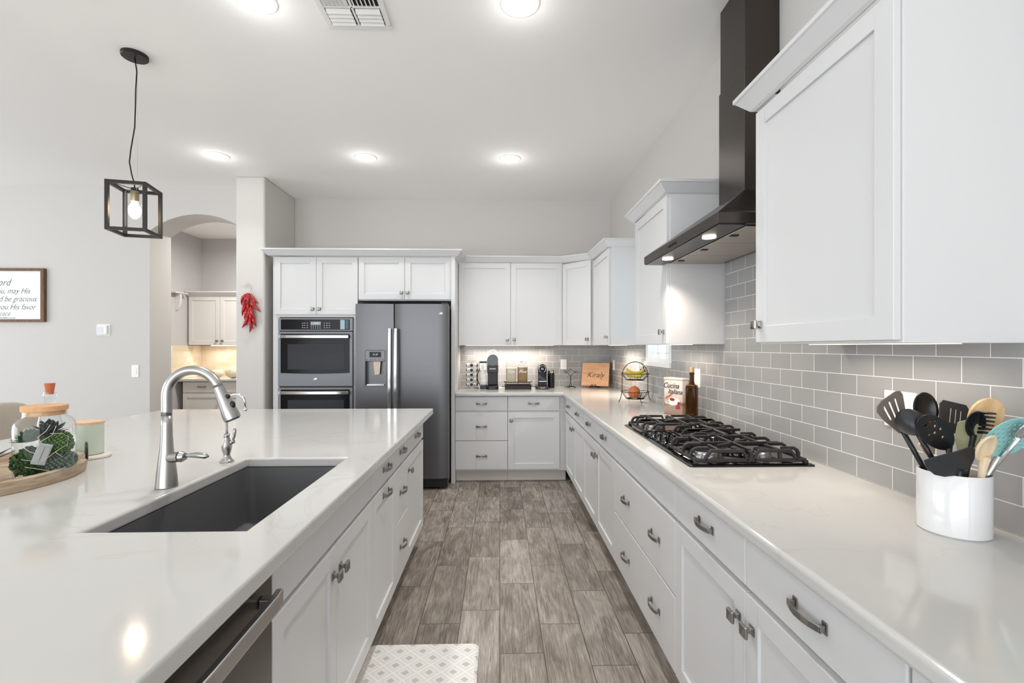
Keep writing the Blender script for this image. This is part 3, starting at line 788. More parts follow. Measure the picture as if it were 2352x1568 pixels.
def oven_door(z0, z1, badge):
    b = MB()
    d = MB().box(0, OW, -.016, .018, z0, z1).build('oven_door', M['ovensteel'], ov, bevel=.005)
    top = z1 - .02; bot = z0 + .135
    pts = [(.03, top), (OW - .03, top), (OW - .03, bot)] + [(OW - .03 - (OW - .06) * k / 12, bot - .008 * math.sin(math.pi * k / 12)) for k in range(1, 12)] + [(.03, bot)]
    MB().prism(pts, -.0185, -.0155, 'y').build('door_glass', M['ovenblack'], d)
    MB().box(.10, OW - .085, -.0195, -.0183, bot + .035, top - .105).build('window_pane', M['ovenglass'], d)
    h = MB()
    for x in (.05, OW - .05): h.box(x - .012, x + .012, -.05, -.016, z1 - .062, z1 - .038)
    h.tube([(.03, -.05, z1 - .05), (.10, -.056, z1 - .05), (OW / 2, -.060, z1 - .05), (OW - .10, -.056, z1 - .05), (OW - .03, -.05, z1 - .05)], 1, flat=(.018, .032))
    h.build('handle', M['chrome'], d, bevel=.004)
    if badge: ge_badge(d, OW / 2, -.017, z0 + .075, .02)
oven_door(.978, 1.525, True)
oven_door(.42, .968, False)
MB().box(0, OW, -.01, .018, .315, .415).build('lower_trim', M['slate'], ov, bevel=.003)

# ------------------------------------------------------------ range hood
hd = thing('range_hood', 'black stainless chimney range hood above the cooktop', 'range hood', (XR, 2.215, 1.848))
HXF = .833 - XR; HY = .455
b_ = MB()
b_.box(HXF, -.009, -HY, HY, .0, .042)
# hollow underside rim is separate; sloping canopy up to the chimney
loops = [[(HXF, -HY, .042), (-.009, -HY, .042), (-.009, HY, .042), (HXF, HY, .042)],
         [(HXF + .01, -HY + .01, .05), (-.009, -HY + .01, .05), (-.009, HY - .01, .05), (HXF + .01, HY - .01, .05)],
         [(-.165, -.128, .240), (-.009, -.128, .240), (-.009, .122, .240), (-.165, .122, .240)]]
b_.skin(loops)
b_.build('canopy', M['hood'], hd, bevel=.002)
MB().box(-.165, -.001, -.128, .122, .238, .80).build('chimney', M['hood'], hd, bevel=.0015)
MB().box(-.160, -.001, -.122, .117, .80, H - 1.848).build('chimney_upper', M['hood'], hd, bevel=.0015)
b_ = MB()
for k in range(6): b_.box(-.10 , -.03, -.1295, -.1275, .30 + k * .014, .306 + k * .014)
b_.build('vent_slots', M['black'], hd)
b_ = MB(); b_.box(HXF + .008, HXF + .115, -HY + .01, HY - .01, -.004, .0)
lp = b_.build('light_panel', M['hood'], hd)
for k in range(3):
    y0 = -HY + .03 + k * .286
    f = MB().box(HXF + .125, -.03, y0, y0 + .278, -.006, -.001).build('grease_filter', M['hoodunder'], hd, bevel=.002)
    MB().box(HXF + .135, HXF + .165, y0 + .13, y0 + .15, -.010, -.006).build('latch', M['black'], f)
for sy in (-1, 1):
    MB().lathe([(.028, 0), (.028, -.004), (.001, -.005)], (HXF + .062, sy * .245, -.004), seg=24).build('lamp', M['hoodlight'], hd)
b_ = MB()
for k in range(5): b_.lathe([(.006, 0), (.006, .003), (.001, .004)], (HXF, .06 - k * .022, .021), seg=10, M=Matrix.Rotation(R(-90), 3, 'Y'))
b_.build('control_buttons', M['black'], hd)
for sy in (-1, 1):
    l = bpy.data.lights.new('hood_lamp', 'SPOT'); l.energy = 13; l.color = (1, .86, .72); l.spot_size = R(120); l.spot_blend = .8; l.shadow_soft_size = .03
    o = bpy.data.objects.new('hood_lamp_light', l); COL.objects.link(o); o.location = (.833 + .062, 2.215 + sy * .245, 1.835)

# ------------------------------------------------------------ cooktop
ck = thing('gas_cooktop', 'black five-burner gas cooktop set in the right counter', 'cooktop', (.972, 2.235, .914))
CX, CY = .245, .475
MB().skin([rrect(-CX, CX, -CY, CY, .012, 0), rrect(-CX, CX, -CY, CY, .012, .005), rrect(-CX + .01, CX - .01, -CY + .01, CY - .01, .01, .009)]).build('glass_base', M['blackgloss'], ck, auto=30)
burners = [(-.12, -.33, .048), (.115, -.33, .034), (.06, 0.0, .06), (-.12, .31, .040), (.115, .31, .046)]
for bx, by, br in burners:
    bo = MB().lathe([(br * 1.15, .009), (br * 1.15, .018), (br, .020), (br, .030), (br * .95, .033)], (bx, by, 0), seg=28).build('burner', M['steel'], ck, auto=40)
    MB().lathe([(br * .92, .033), (br * .95, .036), (br * .9, .041), (.001, .042)], (bx, by, 0), seg=28).build('burner_cap', M['castiron'], bo, auto=40)
for i, (kx, ky) in enumerate([(-.20, -.075), (-.20, 0), (-.20, .075), (-.145, -.038), (-.145, .038)]):
    b_ = MB().lathe([(.022, .009), (.021, .016), (.017, .02), (.016, .034), (.014, .037)], (kx, ky, 0), seg=20)
    b_.box(kx - .004, kx + .004, ky - .017, ky + .017, .034, .044)
    b_.build('control_knob', M['blackgloss'], ck, auto=35)
def grate(y0, y1, x0, x1, bs):
    b = MB(); zt = .058; zb = .022; F = (.011, .013)
    # low perimeter
    for a_, c2 in (((x0, y0), (x1, y0)), ((x1, y0), (x1, y1)), ((x1, y1), (x0, y1)), ((x0, y1), (x0, y0))):
        b.tube([(a_[0], a_[1], zb), (c2[0], c2[1], zb)], 1, flat=F)
    ym, xm = (y0 + y1) / 2, (x0 + x1) / 2
    def arch_bar(p, q, up=.05):
        p = Vector((p[0], p[1], zb)); q = Vector((q[0], q[1], zt)); d = Vector((q.x - p.x, q.y - p.y, 0)).normalized()
        b.tube([p, p + Vector((0, 0, .018)), p + d * .006 + Vector((0, 0, .029)), p + d * .018 + Vector((0, 0, zt - zb)), q], 1, flat=F)
    for bx, by in bs:
        # four main fingers plus diagonals stopping short of the burner centre
        gap = .022
        arch_bar((bx, y0), (bx, by - gap)) if abs(y0 - by) > .03 else None
        arch_bar((bx, y1), (bx, by + gap)) if abs(y1 - by) > .03 else None
        if bx < xm: arch_bar((x0, by), (bx - gap, by))
        else: arch_bar((x1, by), (bx + gap, by))
    for by_ in (y0 + .045, y1 - .045):
        arch_bar((x0, by_), (x0 + .07, by_)); arch_bar((x1, by_), (x1 - .07, by_))
    # spine between burners
    b.tube([(x0 + .02, ym, zt), (x1 - .02, ym, zt)], 1, flat=F)
    b.tube([(xm, y0 + .006, zt), (xm, y1 - .006, zt)], 1, flat=F)
    for yy in (y0, y1): b.tube([(xm, yy, zb), (xm, yy, zt)], 1, flat=(.018, .013))
    for yy in (y0, y1):
        b.tube([(x0 + .035, yy, zb), (x0 + .045, yy, zb + .02), (x0 + .06, yy, zt), (xm - .03, yy, zt), (xm - .012, yy, zb)], 1, flat=F)
        b.tube([(x1 - .035, yy, zb), (x1 - .045, yy, zb + .02), (x1 - .06, yy, zt), (xm + .03, yy, zt), (xm + .012, yy, zb)], 1, flat=F)
    for xx in (x0, x1):
        for yy in (y0, y1): b.box(xx - .008, xx + .008, yy - .008, yy + .008, .0085, zb)
    for ddx, ddy in ((-1, -1), (1, 1)):
        b.tube([(xm + ddx * .02, ym + ddy * .02, zt), (xm + ddx * .09, ym + ddy * .06, zt)], 1, flat=F)
    b.build('grate', M['castiron'], ck, bevel=.002)
grate(-.455, -.165, -.215, .215, [(-.12, -.33), (.115, -.33)])
grate(.165, .455, -.215, .215, [(-.12, .31), (.115, .31)])
grate(-.145, .145, -.085, .215, [(.06, 0)])

# ------------------------------------------------------------ faucets
fa = thing('faucet', 'tall brushed nickel pull-down faucet at the island sink', 'faucet', (-1.095, 1.561, .914))
b_ = MB()
b_.lathe([(.032, 0), (.032, .003), (.0312, .01), (.0285, .045), (.0235, .09), (.0192, .126), (.0166, .17), (.0157, .205), (.0155, .235)], seg=32)
b_.build('body', M['faucetsteel'], fa, smooth=True)
b_ = MB()
cr_, zc = .086, .298
pts = [(0, 0, .235), (0, 0, .25)] + [(cr_ - cr_ * math.cos(R(a_)), 0, zc + cr_ * math.sin(R(a_))) for a_ in range(0, 165, 8)]
b_.tube(pts, .0155, seg=20)
b_.build('gooseneck', M['faucetsteel'], fa, smooth=True)
e0 = Vector(pts[-1]); dr = (Vector(pts[-1]) - Vector(pts[-2])).normalized()
b_ = MB(); b_.tube([e0, e0 + dr * .03, e0 + dr * .07, e0 + dr * .10, e0 + dr * .115], [.0165, .018, .022, .026, .025], seg=24)
sh_ = b_.build('spray_head', M['faucetsteel'], fa, auto=40)
b_ = MB(); b_.ball(e0 + dr * .035 + Vector((.019, -.004, .002)), .008); b_.ball(e0 + dr * .066 + Vector((.022, -.004, .002)), .0085, sz=1.7)
b_.build('spray_button', M['black'], sh_, smooth=True)
b_ = MB(); b_.tube([e0 + dr * .112, e0 + dr * .118], .021, seg=20); b_.build('spray_face', M['rubber'], sh_)
b_ = MB(); b_.tube([(.014, -.006, .098), (.050, -.012, .102)], .0165, seg=20); b_.tube([(.055, -.012, .102), (.068, -.014, .103)], [.018, .012], seg=20)
hb = b_.build('handle_hub', M['faucetsteel'], fa, auto=40)
b_ = MB(); b_.tube([(.064, -.014, .104), (.08, -.016, .107), (.11, -.02, .109), (.14, -.025, .107), (.152, -.027, .106)], [.005, .006, .0095, .009, .003], seg=14)
b_.build('lever', M['faucetsteel'], hb, smooth=True)
ff = thing('filter_faucet', 'small ornate filtered-water faucet behind the main faucet', 'faucet', (-1.095, 1.898, .914))
b_ = MB().lathe([(.026, 0), (.026, .003), (.020, .008), (.013, .022), (.012, .03), (.017, .045), (.0195, .06), (.018, .075), (.012, .09), (.010, .10), (.0115, .104), (.010, .112)], seg=24)
b_.build('body', M['faucetsteel'], ff, smooth=True)
pts = [(0, 0, .11), (0, 0, .22)] + [(.036 - .036 * math.cos(R(a_)), 0, .235 + .036 * math.sin(R(a_))) for a_ in range(0, 171, 15)] + [(.0735, 0, .215)]
b_ = MB().tube(pts, .0052, seg=12); b_.tube([pts[-1], (pts[-1][0] + .002, 0, .203)], .0068, seg=12); b_.build('spout', M['chrome'], ff, smooth=True)
b_ = MB().tube([(.01, 0, .075), (.028, 0, .082)], .009, seg=14); b_.tube([(.024, 0, .086), (.03, 0, .10), (.031, 0, .125), (.032, 0, .135)], [.004, .005, .0075, .004], seg=12)
b_.build('lever', M['faucetsteel'], ff, smooth=True)

# ------------------------------------------------------------ ceiling fixtures
cans = [(-2.497, 4.185, 'recessed downlight left of the white pillar', 26), (-1.196, 4.187, 'recessed downlight above the oven and refrigerator', 30),
        (.09, 4.184, 'recessed downlight above the coffee corner cabinets', 74), (-1.186, 2.30, 'recessed downlight cut off at the top edge beside the ceiling vent', 58), (.10, 2.29, 'large-looking recessed downlight over the aisle near the top edge', 62),
        (-1.19, .40, 'added unseen recessed downlight over the near end of the island', 10), (.10, .40, 'added unseen recessed downlight over the near part of the aisle', 10)]  # unseen row continuing the grid, added to light near island and aisle
c0 = None
for x, y, lab, pw_ in cans:
    if c0 is None:
        c0 = thing('recessed_light', lab, 'ceiling light', (x, y, H), 0, 'recessed ceiling lights')
        n = 32
        b_ = MB().lathe([(.098, -.0005), (.098, -.004), (.092, -.007), (.080, -.006), (.076, -.001)], seg=40, cap0=False, cap1=False)
        b_.build('trim_ring', M['white'], c0, smooth=True)
        MB().lathe([(.078, -.001), (.076, -.004), (.001, -.005)], seg=40, cap0=False).build('lens', M['canlight'], c0)
        cc = c0
    else:
        cc = copy_tree(c0); cc.location = (x, y, H); cc['label'] = lab
    l = bpy.data.lights.new('downlight', 'SPOT'); l.energy = pw_; l.color = (1.0, .975, .95); l.spot_size = R(112); l.spot_blend = 1.0; l.shadow_soft_size = .08
    o = bpy.data.objects.new('downlight_light', l); COL.objects.link(o); o.location = (x, y, H - .02)
    l = bpy.data.lights.new('downlight_lens', 'POINT'); l.energy = .6; l.color = (1.0, .98, .96); l.shadow_soft_size = .06
    o = bpy.data.objects.new('downlight_lens_light', l); COL.objects.link(o); o.location = (x, y, H - .11)
# air register
vt = thing('ceiling_vent', 'white four-way louvred air register in the kitchen ceiling', 'ceiling vent', (-.735, 2.33, H))
b_ = MB(); VW, VH = .168, .158
for x0, x1, y0, y1 in ((-VW, VW, -VH, -VH + .03), (-VW, VW, VH - .03, VH), (-VW, -VW + .03, -VH + .03, VH - .03), (VW - .03, VW, -VH + .03, VH - .03), (-.006, .006, -VH + .03, VH - .03), (-VW + .03, VW - .03, -.006, .006)):
    b_.box(x0, x1, y0, y1, -.008, -.0005)
b_.build('frame', M['white'], vt, bevel=.002)
MB().box(-VW + .03, VW - .03, -VH + .03, VH - .03, -.0016, -.0008).build('duct_opening', M['black'], vt)
b_ = MB()
for q in (-1, 1):
    for k in range(4):      # far half: louvres along X
        y = .012 + k * .0285
        b_.face([(q * .012, y, -.004), (q * (VW - .034), y, -.004), (q * (VW - .034), y + .026, -.014), (q * .012, y + .026, -.014)])
    for k in range(6):      # near half: louvres along Y, the two quarters tilted opposite ways
        xa = q * (.012 + k * .0205) + (0 if q > 0 else -.019)
        za, zb = (-.013, -.004) if q < 0 else (-.004, -.013)
        w2 = .019 if q < 0 else .009
        b_.face([(xa, -.012, za), (xa, -VH + .034, za), (xa + w2, -VH + .034, zb), (xa + w2, -.012, zb)])
o = b_.build('louvre', M['white'], vt)
sm = o.modifiers.new('solid', 'SOLIDIFY'); sm.thickness = .0012
# pendant lantern
pd = thing('pendant_light', 'dark metal open cage pendant lantern with lit bulb', 'pendant light', (-2.112, 2.752, H))
MB().lathe([(.066, 0), (.066, -.016), (.062, -.02), (.001, -.021)], seg=36).build('canopy', M['bronze'], pd, auto=40)
b_ = MB(); b_.tube([(0, 0, -.02), (.005, 0, -.05), (.012, 0, -.10), (.006, 0, -.2), (.004, 0, -.30), (.000, 0, -.42), (-.022, 0, -.55), (-.03, 0, -.62), (-.018, 0, -.69), (-.002, 0, -.745), (0, 0, -.775)], .0035, seg=8)
b_.build('cord', M['black'], pd, smooth=True)
MB().tube([(.012, .004, -.02), (.012, .004, -.765)], .0007, seg=4).build('safety_wire', M['steel'], pd)
cg = bpy.data.objects.new('cage', None)
S = .0905; Z1, Z0 = -.760, -1.038; bw = .017
ca = R(13)
def rot2(x, y): return (x * math.cos(ca) - y * math.sin(ca), x * math.sin(ca) + y * math.cos(ca))
b_ = MB()
def cbox(x0, x1, y0, y1, z0, z1):
    v = []
    for z in (z0, z1):
        for x, y in ((x0, y0), (x1, y0), (x1, y1), (x0, y1)):
            a_, c2 = rot2(x, y); v.append(b_.bm.verts.new((a_, c2, z)))
    for f in ((0, 3, 2, 1), (4, 5, 6, 7), (0, 1, 5, 4), (1, 2, 6, 5), (2, 3, 7, 6), (3, 0, 4, 7)): b_.bm.faces.new([v[i] for i in f])
for sx in (-1, 1):
    for sy in (-1, 1):
        cbox(sx * S - bw / 2, sx * S + bw / 2, sy * S - bw / 2, sy * S + bw / 2, Z0, Z1)
    for z in (Z0 + bw / 2, Z1 - bw / 2):
        cbox(sx * S - bw / 2, sx * S + bw / 2, -S + bw / 2, S - bw / 2, z - bw / 2, z + bw / 2)
        cbox(-S + bw / 2, S - bw / 2, sx * S - bw / 2, sx * S + bw / 2, z - bw / 2, z + bw / 2)
b_.build('cage_frame', M['bronze'], pd)
b_ = MB()
for sx in (-1, 1):
    for sy in (-1, 1):
        a_, c2 = rot2(sx * S, sy * S)
        b_.tube([(0, 0, Z1 - .02), (a_, c2, Z1 - .008)], .0022, seg=6)
b_.lathe([(.018, Z1 - .012), (.018, Z1 - .03), (.01, Z1 - .034)], seg=16)
b_.build('spider', M['bronze'], pd)
MB().lathe([(.019, -.79), (.021, -.80), (.021, -.835), (.019, -.85)], seg=20).build('socket', mat('brass_socket', srgb(176, 156, 128), .35, metal=.8), pd, auto=40)
MB().lathe([(.012, -.85), (.016, -.86), (.029, -.885), (.031, -.90), (.026, -.92), (.012, -.933), (.001, -.936)], seg=24).build('bulb', M['bulb'], pd, smooth=True)
MB().lathe([(.042, -.785), (.045, -.80), (.045, -1.0)], seg=32, cap0=False, cap1=False).build('glass_shade', M['glass'], pd, smooth=True)
l = bpy.data.lights.new('bulb', 'POINT'); l.energy = 22; l.color = (1, .92, .83); l.shadow_soft_size = .03
o = bpy.data.objects.new('pendant_bulb_light', l); COL.objects.link(o); o.location = (-2.112, 2.752, H - .905)
# unseen second pendant, added to brighten the ceiling and near island
pd_added = copy_tree(pd); pd_added.location = (-2.112, 1.05, H); pd_added['label'] = 'added unseen cage pendant lantern over the near end of the island'
l_added = l.copy(); l_added.energy = 5
o = bpy.data.objects.new('pendant_bulb_light', l_added); COL.objects.link(o); o.location = (-2.112, 1.05, H - .905)
# undercabinet strips
def strip(x0, x1, y0, y1, z, lab, power, rz=0):
    o = tag(MB().box(x0, x1, y0, y1, z - .002, z - .0005).build('undercabinet_light', M['undercab']), lab, 'light fixture')
    w, d = abs(x1 - x0), abs(y1 - y0)
    area_light('undercabinet_glow', ((x0 + x1) / 2, (y0 + y1) / 2, z - .003), (0, 0, 0), w * .9, d * .9, power, (1.0, .87, .74), 150)
strip(-.38, .60, 5.22, 5.25, 1.389, 'slim warm light strip under the coffee wall cabinet', 4.6)
strip(1.10, 1.13, 4.10, 4.70, 1.389, 'slim warm light strip under the window-side wall cabinet', 3.4)
strip(1.10, 1.13, 2.70, 3.15, 1.389, 'slim warm light strip under the cabinet left of the hood', .9)
strip(1.12, 1.15, 1.13, 1.66, 1.384, 'slim warm light strip under the cabinet over the crock', .7)

# ------------------------------------------------------------ hallway nook
hb_ = cabinet('base_cabinet', 'pale base cabinet with drawers and doors in the nook beyond the arch', (-4.575, 6.83, 0), 0, 2.2, .1, .874, .55, [
    ('drawer', 0.01, .56, .715, .868, [('pull', .28, .80)]), ('drawer', .562, 1.11, .715, .868, [('pull', .28 + .55, .80)]), ('drawer', 1.112, 1.66, .715, .868, []), ('drawer', 1.662, 2.19, .715, .868, []),
    ('door', 0.01, .56, .12, .70, [('knob', .52, .61)]), ('door', .562, 1.11, .12, .70, [('knob', .60, .61)]), ('door', 1.112, 1.66, .12, .70, []), ('door', 1.662, 2.19, .12, .70, [])], cm=M['halcab'])
tag(MB().box(-4.662, -2.3, 6.79, 7.388, .876, .914).build('countertop', M['quartz'], bevel=.008), 'pale countertop in the nook beyond the arch', 'countertop')
MB().box(-4.661, -1.21, 7.388, 7.399, .914, 1.39).build('wall_hall_tile', M['travertine']).__setitem__('kind', 'structure')
MB().box(-4.662, -4.652, 6.60, 7.387, .915, 1.39).build('wall_hall_side_tile', M['travertine_s']).__setitem__('kind', 'structure')
hu = cabinet('wall_cabinet', 'pale two-door wall cabinet in the nook beyond the arch', (-4.65, 7.06, 0), 0, 1.9, 1.40, 2.13, .335, [
    ('door', .02, .475, 1.402, 2.125, [('knob', .435, 1.46)]), ('door', .477, .93, 1.402, 2.125, [('knob', .517, 1.46)]), ('door', .932, 1.40, 1.402, 2.125, []), ('door', 1.402, 1.88, 1.402, 2.125, [])], kick=False, cm=M['halcab'])
sweep([(0, .0, 2.131), (1.9, 0, 2.131)], [(0, 0), (.05, .045), (.06, .05), (.06, .065), (0, .065)], 1).build('crown_molding', M['halcab'], hu)
o = tag(MB().box(-4.4, -3.3, 7.22, 7.25, 1.388, 1.3995).build('undercabinet_light', M['undercab']), 'slim warm light strip under the nook wall cabinet', 'light fixture')
area_light('nook_glow', (-3.9, 7.2, 1.38), (0, 0, 0), 1.2, .06, 2.6, (1, .92, .82), 160)
area_light('nook_ceiling_glow', (-3.2, 6.2, 3.04), (0, 0, 0), .3, .3, 34, (1, .98, .95), 170)
sb = thing('wall_shelf', 'small white shelf with curved bracket on the nook side wall', 'shelf', (HX, 6.83, 2.10))
MB().box(.0, .09, -.13, .13, .04, .058).build('shelf_board', M['halcab'], sb, bevel=.003)
MB().prism([(0, .04), (.075, .04), (.075, -.02), (.068, -.10), (.05, -.16), (.03, -.19), (0, -.21)], -.02, .02, 'y').build('bracket', M['halcab'], sb)
for x, y, r_, lab in ((-4.17, 6.98, .075, 'pale round melon half hidden behind the faucet arch'), (-3.93, 6.98, .095, 'larger pale melon next to the laptop')):
    m_ = thing('melon', lab, 'melon', (x, y, .914), 0, 'melons on the nook counter')
    MB().ball((0, 0, r_ * .86), r_, sx=1.18, sz=.86, seg=24).build('rind', M['melon'], m_, smooth=True)
    MB().lathe([(.008, 0), (.006, .006), (.001, .007)], (0, -r_ * .9, r_ * 1.1), seg=10).build('stem_scar', M['leafgrey'], m_)
lt = thing('laptop', 'open black-screened laptop on the nook counter', 'laptop', (-3.62, 6.96, .914))
MB().box(-.17, .17, -.12, .12, 0, .014).build('keyboard_base', M['steel'], lt, bevel=.004)
MB().prism([(.115, .014), (.123, .016), (.165, .13), (.157, .13)], -.17, .17, 'x').build('screen', M['black'], lt)
lt.rotation_euler = (0, 0, R(6))

# ------------------------------------------------------------ wall plates, thermostat, picture, chilies
def plate(label, loc, rz, w=.07, h=.115, kind='outlet'):
    p = thing('light_switch' if kind == 'switch' else 'wall_outlet', label, 'switch' if kind == 'switch' else 'outlet', loc, rz)
    MB().box(-w / 2, w / 2, -.007, 0, -h / 2, h / 2).build('cover_plate', M['white'], p, bevel=.002)
    n = max(1, round(w / .07))
    for i in range(n):
        cx = (i - (n - 1) / 2) * .046
        if kind == 'switch': MB().box(cx - .017, cx + .017, -.010, -.007, -.033, .033).build('rocker', M['white'], p, bevel=.0015)
        else:
            o = MB().box(cx - .017, cx + .017, -.009, -.007, -.033, .033).build('socket', M['white'], p, bevel=.001)
            b = MB()
            for zz in (-.018, .016):
                b.box(cx - .008, cx - .006, -.0095, -.009, zz - .004, zz + .005); b.box(cx + .005, cx + .007, -.0095, -.009, zz - .004, zz + .005)
            b.build('slot', M['ink'], o)
    return p
plate('white outlet behind the tall coffee machine', (-.198, YB - .008, 1.162), 0)
plate('white outlet above the star-shaped mug rack', (.737, YB - .008, 1.171), 0)
plate('white outlet just right of the engraved board', (XR - .008, 5.15, 1.172), R(-90))
plate('white outlet behind the two-tier basket', (XR - .008, 4.235, 1.17), R(-90))
plate('white switch plate behind the amber bottle', (XR - .008, 2.95, 1.175), R(-90), .085, .118, 'switch')
plate('wide white wall plate behind the slotted spatula', (XR - .008, 1.44, 1.176), R(-90), .116, .115, 'switch')
plate('white light switch on the left wall', (-3.807, 4.97, 1.12), 0, .072, .128, 'switch')
plate('cream outlet on the travertine tile behind the laptop', (-3.72, 7.388, 1.17), 0)
th = thing('thermostat', 'white square thermostat on the left wall', 'thermostat', (-4.128, 4.97, 1.55))
MB().box(-.066, .066, -.006, 0, -.058, .058).build('back_plate', M['white'], th, bevel=.004)
tb = MB().box(-.058, .05, -.028, -.006, -.048, .048).build('body', M['white'], th, bevel=.008, seg=3)
MB().box(-.05, .015, -.0295, -.028, -.034, .034).build('display', mat('thermostat_screen', srgb(204, 204, 206), .15), th)
pf = thing('framed_sign', 'wood-framed hand-lettered verse on the left wall', 'picture', (-5.30, 4.97, 1.632))
FX0, FX1, FZ = -.35, .59, .553
b_ = MB(); fw = .034
for x0, x1, z0, z1 in ((FX0, FX1, 0, fw - .008), (FX0, FX1, FZ - fw + .008, FZ), (FX0, FX0 + fw, fw - .008, FZ - fw + .008), (FX1 - fw, FX1, fw - .008, FZ - fw + .008)):
    b_.box(x0, x1, -.035, -.001, z0, z1)
b_.build('frame', M['frame'], pf, bevel=.002)
pp = MB().box(FX0 + .02, FX1 - .02, -.018, -.004, .015, FZ - .015).build('paper', M['label'], pf)
RXT = FX1 - .06
for body, xr, z, sz in (('The Lord', .235, .405, .10), ('bless you, may His', .435, .318, .082), ('shine and be gracious', .50, .236, .082), ('and give you His favor', .49, .152, .082), ('and peace', .235, .084, .072)):
    text('lettering', body, sz, M['ink'], pf, face_minus_y(xr, -.0183, z), .0003, .45, 'RIGHT', -.0008, sx=.86)
text('lettering', 'NUMBERS 6:24-26', .020, M['ink'], pf, face_minus_y(.29, -.0183, .040), .0003, 0, 'RIGHT')
# chilies
ri = thing('chili_ristra', 'hanging bunch of glossy red chili peppers on the white pillar', 'chili peppers', (-2.478, 4.69, 1.50))
rnd = random.Random(3)
def chili(p0, ang, length, r0, bend, ydep):
    pts = []; rad = []; n = 9
    x, z = p0; a_ = ang
    for k in range(n + 1):
        u = k / n
        pts.append((x, ydep - .012 * math.sin(u * 3), z)); rad.append(r0 * (0.55 + 0.9 * u if u < .35 else 1.0 - .92 * ((u - .35) / .65) ** 1.4) if k < n else r0 * .08)
        x += math.sin(a_) * length / n; z -= math.cos(a_) * length / n; a_ += bend / n
    return MB().tube(pts, rad, seg=10).build('pepper', M['red'], ri, smooth=True)
specs = [(-.005, .40, -60, .14, 70), (.01, .40, -35, .13, 30), (0, .40, 10, .12, -10), (.02, .39, 28, .12, 25), (.03, .37, 15, .13, 30), (-.02, .35, -25, .12, 50),
         (.0, .33, -10, .12, 30), (.03, .32, 35, .14, 15), (-.02, .30, -20, .13, 10), (.02, .29, 10, .12, -40), (-.01, .27, -15, .12, 45), (.03, .27, 10, .13, 20),
         (-.01, .24, -22, .11, 15), (.02, .23, 12, .12, -20), (.0, .20, -8, .12, 10), (.03, .19, 22, .13, -5), (.01, .17, 5, .13, 30), (.0, .16, -14, .12, -35), (.02, .15, 12, .14, -40), (.01, .26, 0, .11, 10), (.04, .34, 8, .10, 20)]
for i, (x, z, a_, L_, bd) in enumerate(specs):
    chili((x, z), R(a_), L_, .0175, R(bd), -.02 - .018 * ((i * 7) % 3) / 2)
b_ = MB(); b_.tube([(.012, -.02, .12), (.012, -.02, .30), (.012, -.025, .42), (.014, -.012, .46), (.01, -.006, .475)], .003, seg=6)
for k in range(7):
    a_ = R(118 + k * 9); b_.tube([(.01, -.006, .475), (.01 + .035 * math.cos(a_), -.012, .475 + .02 * math.sin(a_)), (.01 + (.07 + .01 * (k % 3)) * math.cos(a_), -.008, .475 + .05 * math.sin(a_))], .0013, seg=5)
b_.build('raffia_tie', M['raffia'], ri)

# ------------------------------------------------------------ floor mat
def mat_pattern():
    m = bpy.data.materials.new('diamond_print'); m.use_nodes = True
    nt = m.node_tree; b = nt.nodes['Principled BSDF']; b.inputs['Roughness'].default_value = .6
    tc = nt.nodes.new('ShaderNodeTexCoord'); sp = nt.nodes.new('ShaderNodeSeparateXYZ')
    nz = nt.nodes.new('ShaderNodeTexNoise'); nz.inputs['Scale'].default_value = 22; nt.links.new(tc.outputs['Object'], nz.inputs['Vector'])
    nt.links.new(tc.outputs['Object'], sp.inputs[0])
    wob = mathn(nt, 'MULTIPLY', mathn(nt, 'SUBTRACT', nz.outputs['Fac'], .5), .12)
    u = mathn(nt, 'ADD', mathn(nt, 'DIVIDE', sp.outputs[0], .100), wob); v = mathn(nt, 'DIVIDE', sp.outputs[1], .092)
    p = mathn(nt, 'ADD', u, v); q = mathn(nt, 'SUBTRACT', u, v)
    def cell(x):
        f = mathn(nt, 'SUBTRACT', x, mathn(nt, 'FLOOR', x)); return mathn(nt, 'ABSOLUTE', mathn(nt, 'SUBTRACT', f, .5))
    d = mathn(nt, 'MAXIMUM', cell(p), cell(q))
    cr = nt.nodes.new('ShaderNodeValToRGB'); cr.color_ramp.interpolation = 'CONSTANT'
    e = cr.color_ramp.elements
    e[0].position = 0; e[0].color = srgb(186, 186, 184)
    e[1].position = .46; e[1].color = srgb(232, 230, 226)
    for pos, c in ((.16, srgb(206, 206, 203)), (.21, srgb(232, 230, 226)), (.27, srgb(208, 206, 202)), (.31, srgb(226, 224, 220)), (.37, srgb(204, 203, 200)), (.41, srgb(224, 222, 219))):
        n = e.new(pos); n.color = c
    nt.links.new(d, cr.inputs[0]); nt.links.new(cr.outputs[0], b.inputs['Base Color'])
    return m
b_ = MB(); b_.skin([rrect(-.25, .25, -.38, .38, .03, 0), rrect(-.25, .25, -.38, .38, .03, .008), rrect(-.238, .238, -.368, .368, .025, .016)])
tag(b_.build('kitchen_mat', mat_pattern(), loc=(-.345, 1.77, 0)), 'grey and white diamond-patterned cushioned mat on the floor', 'mat')

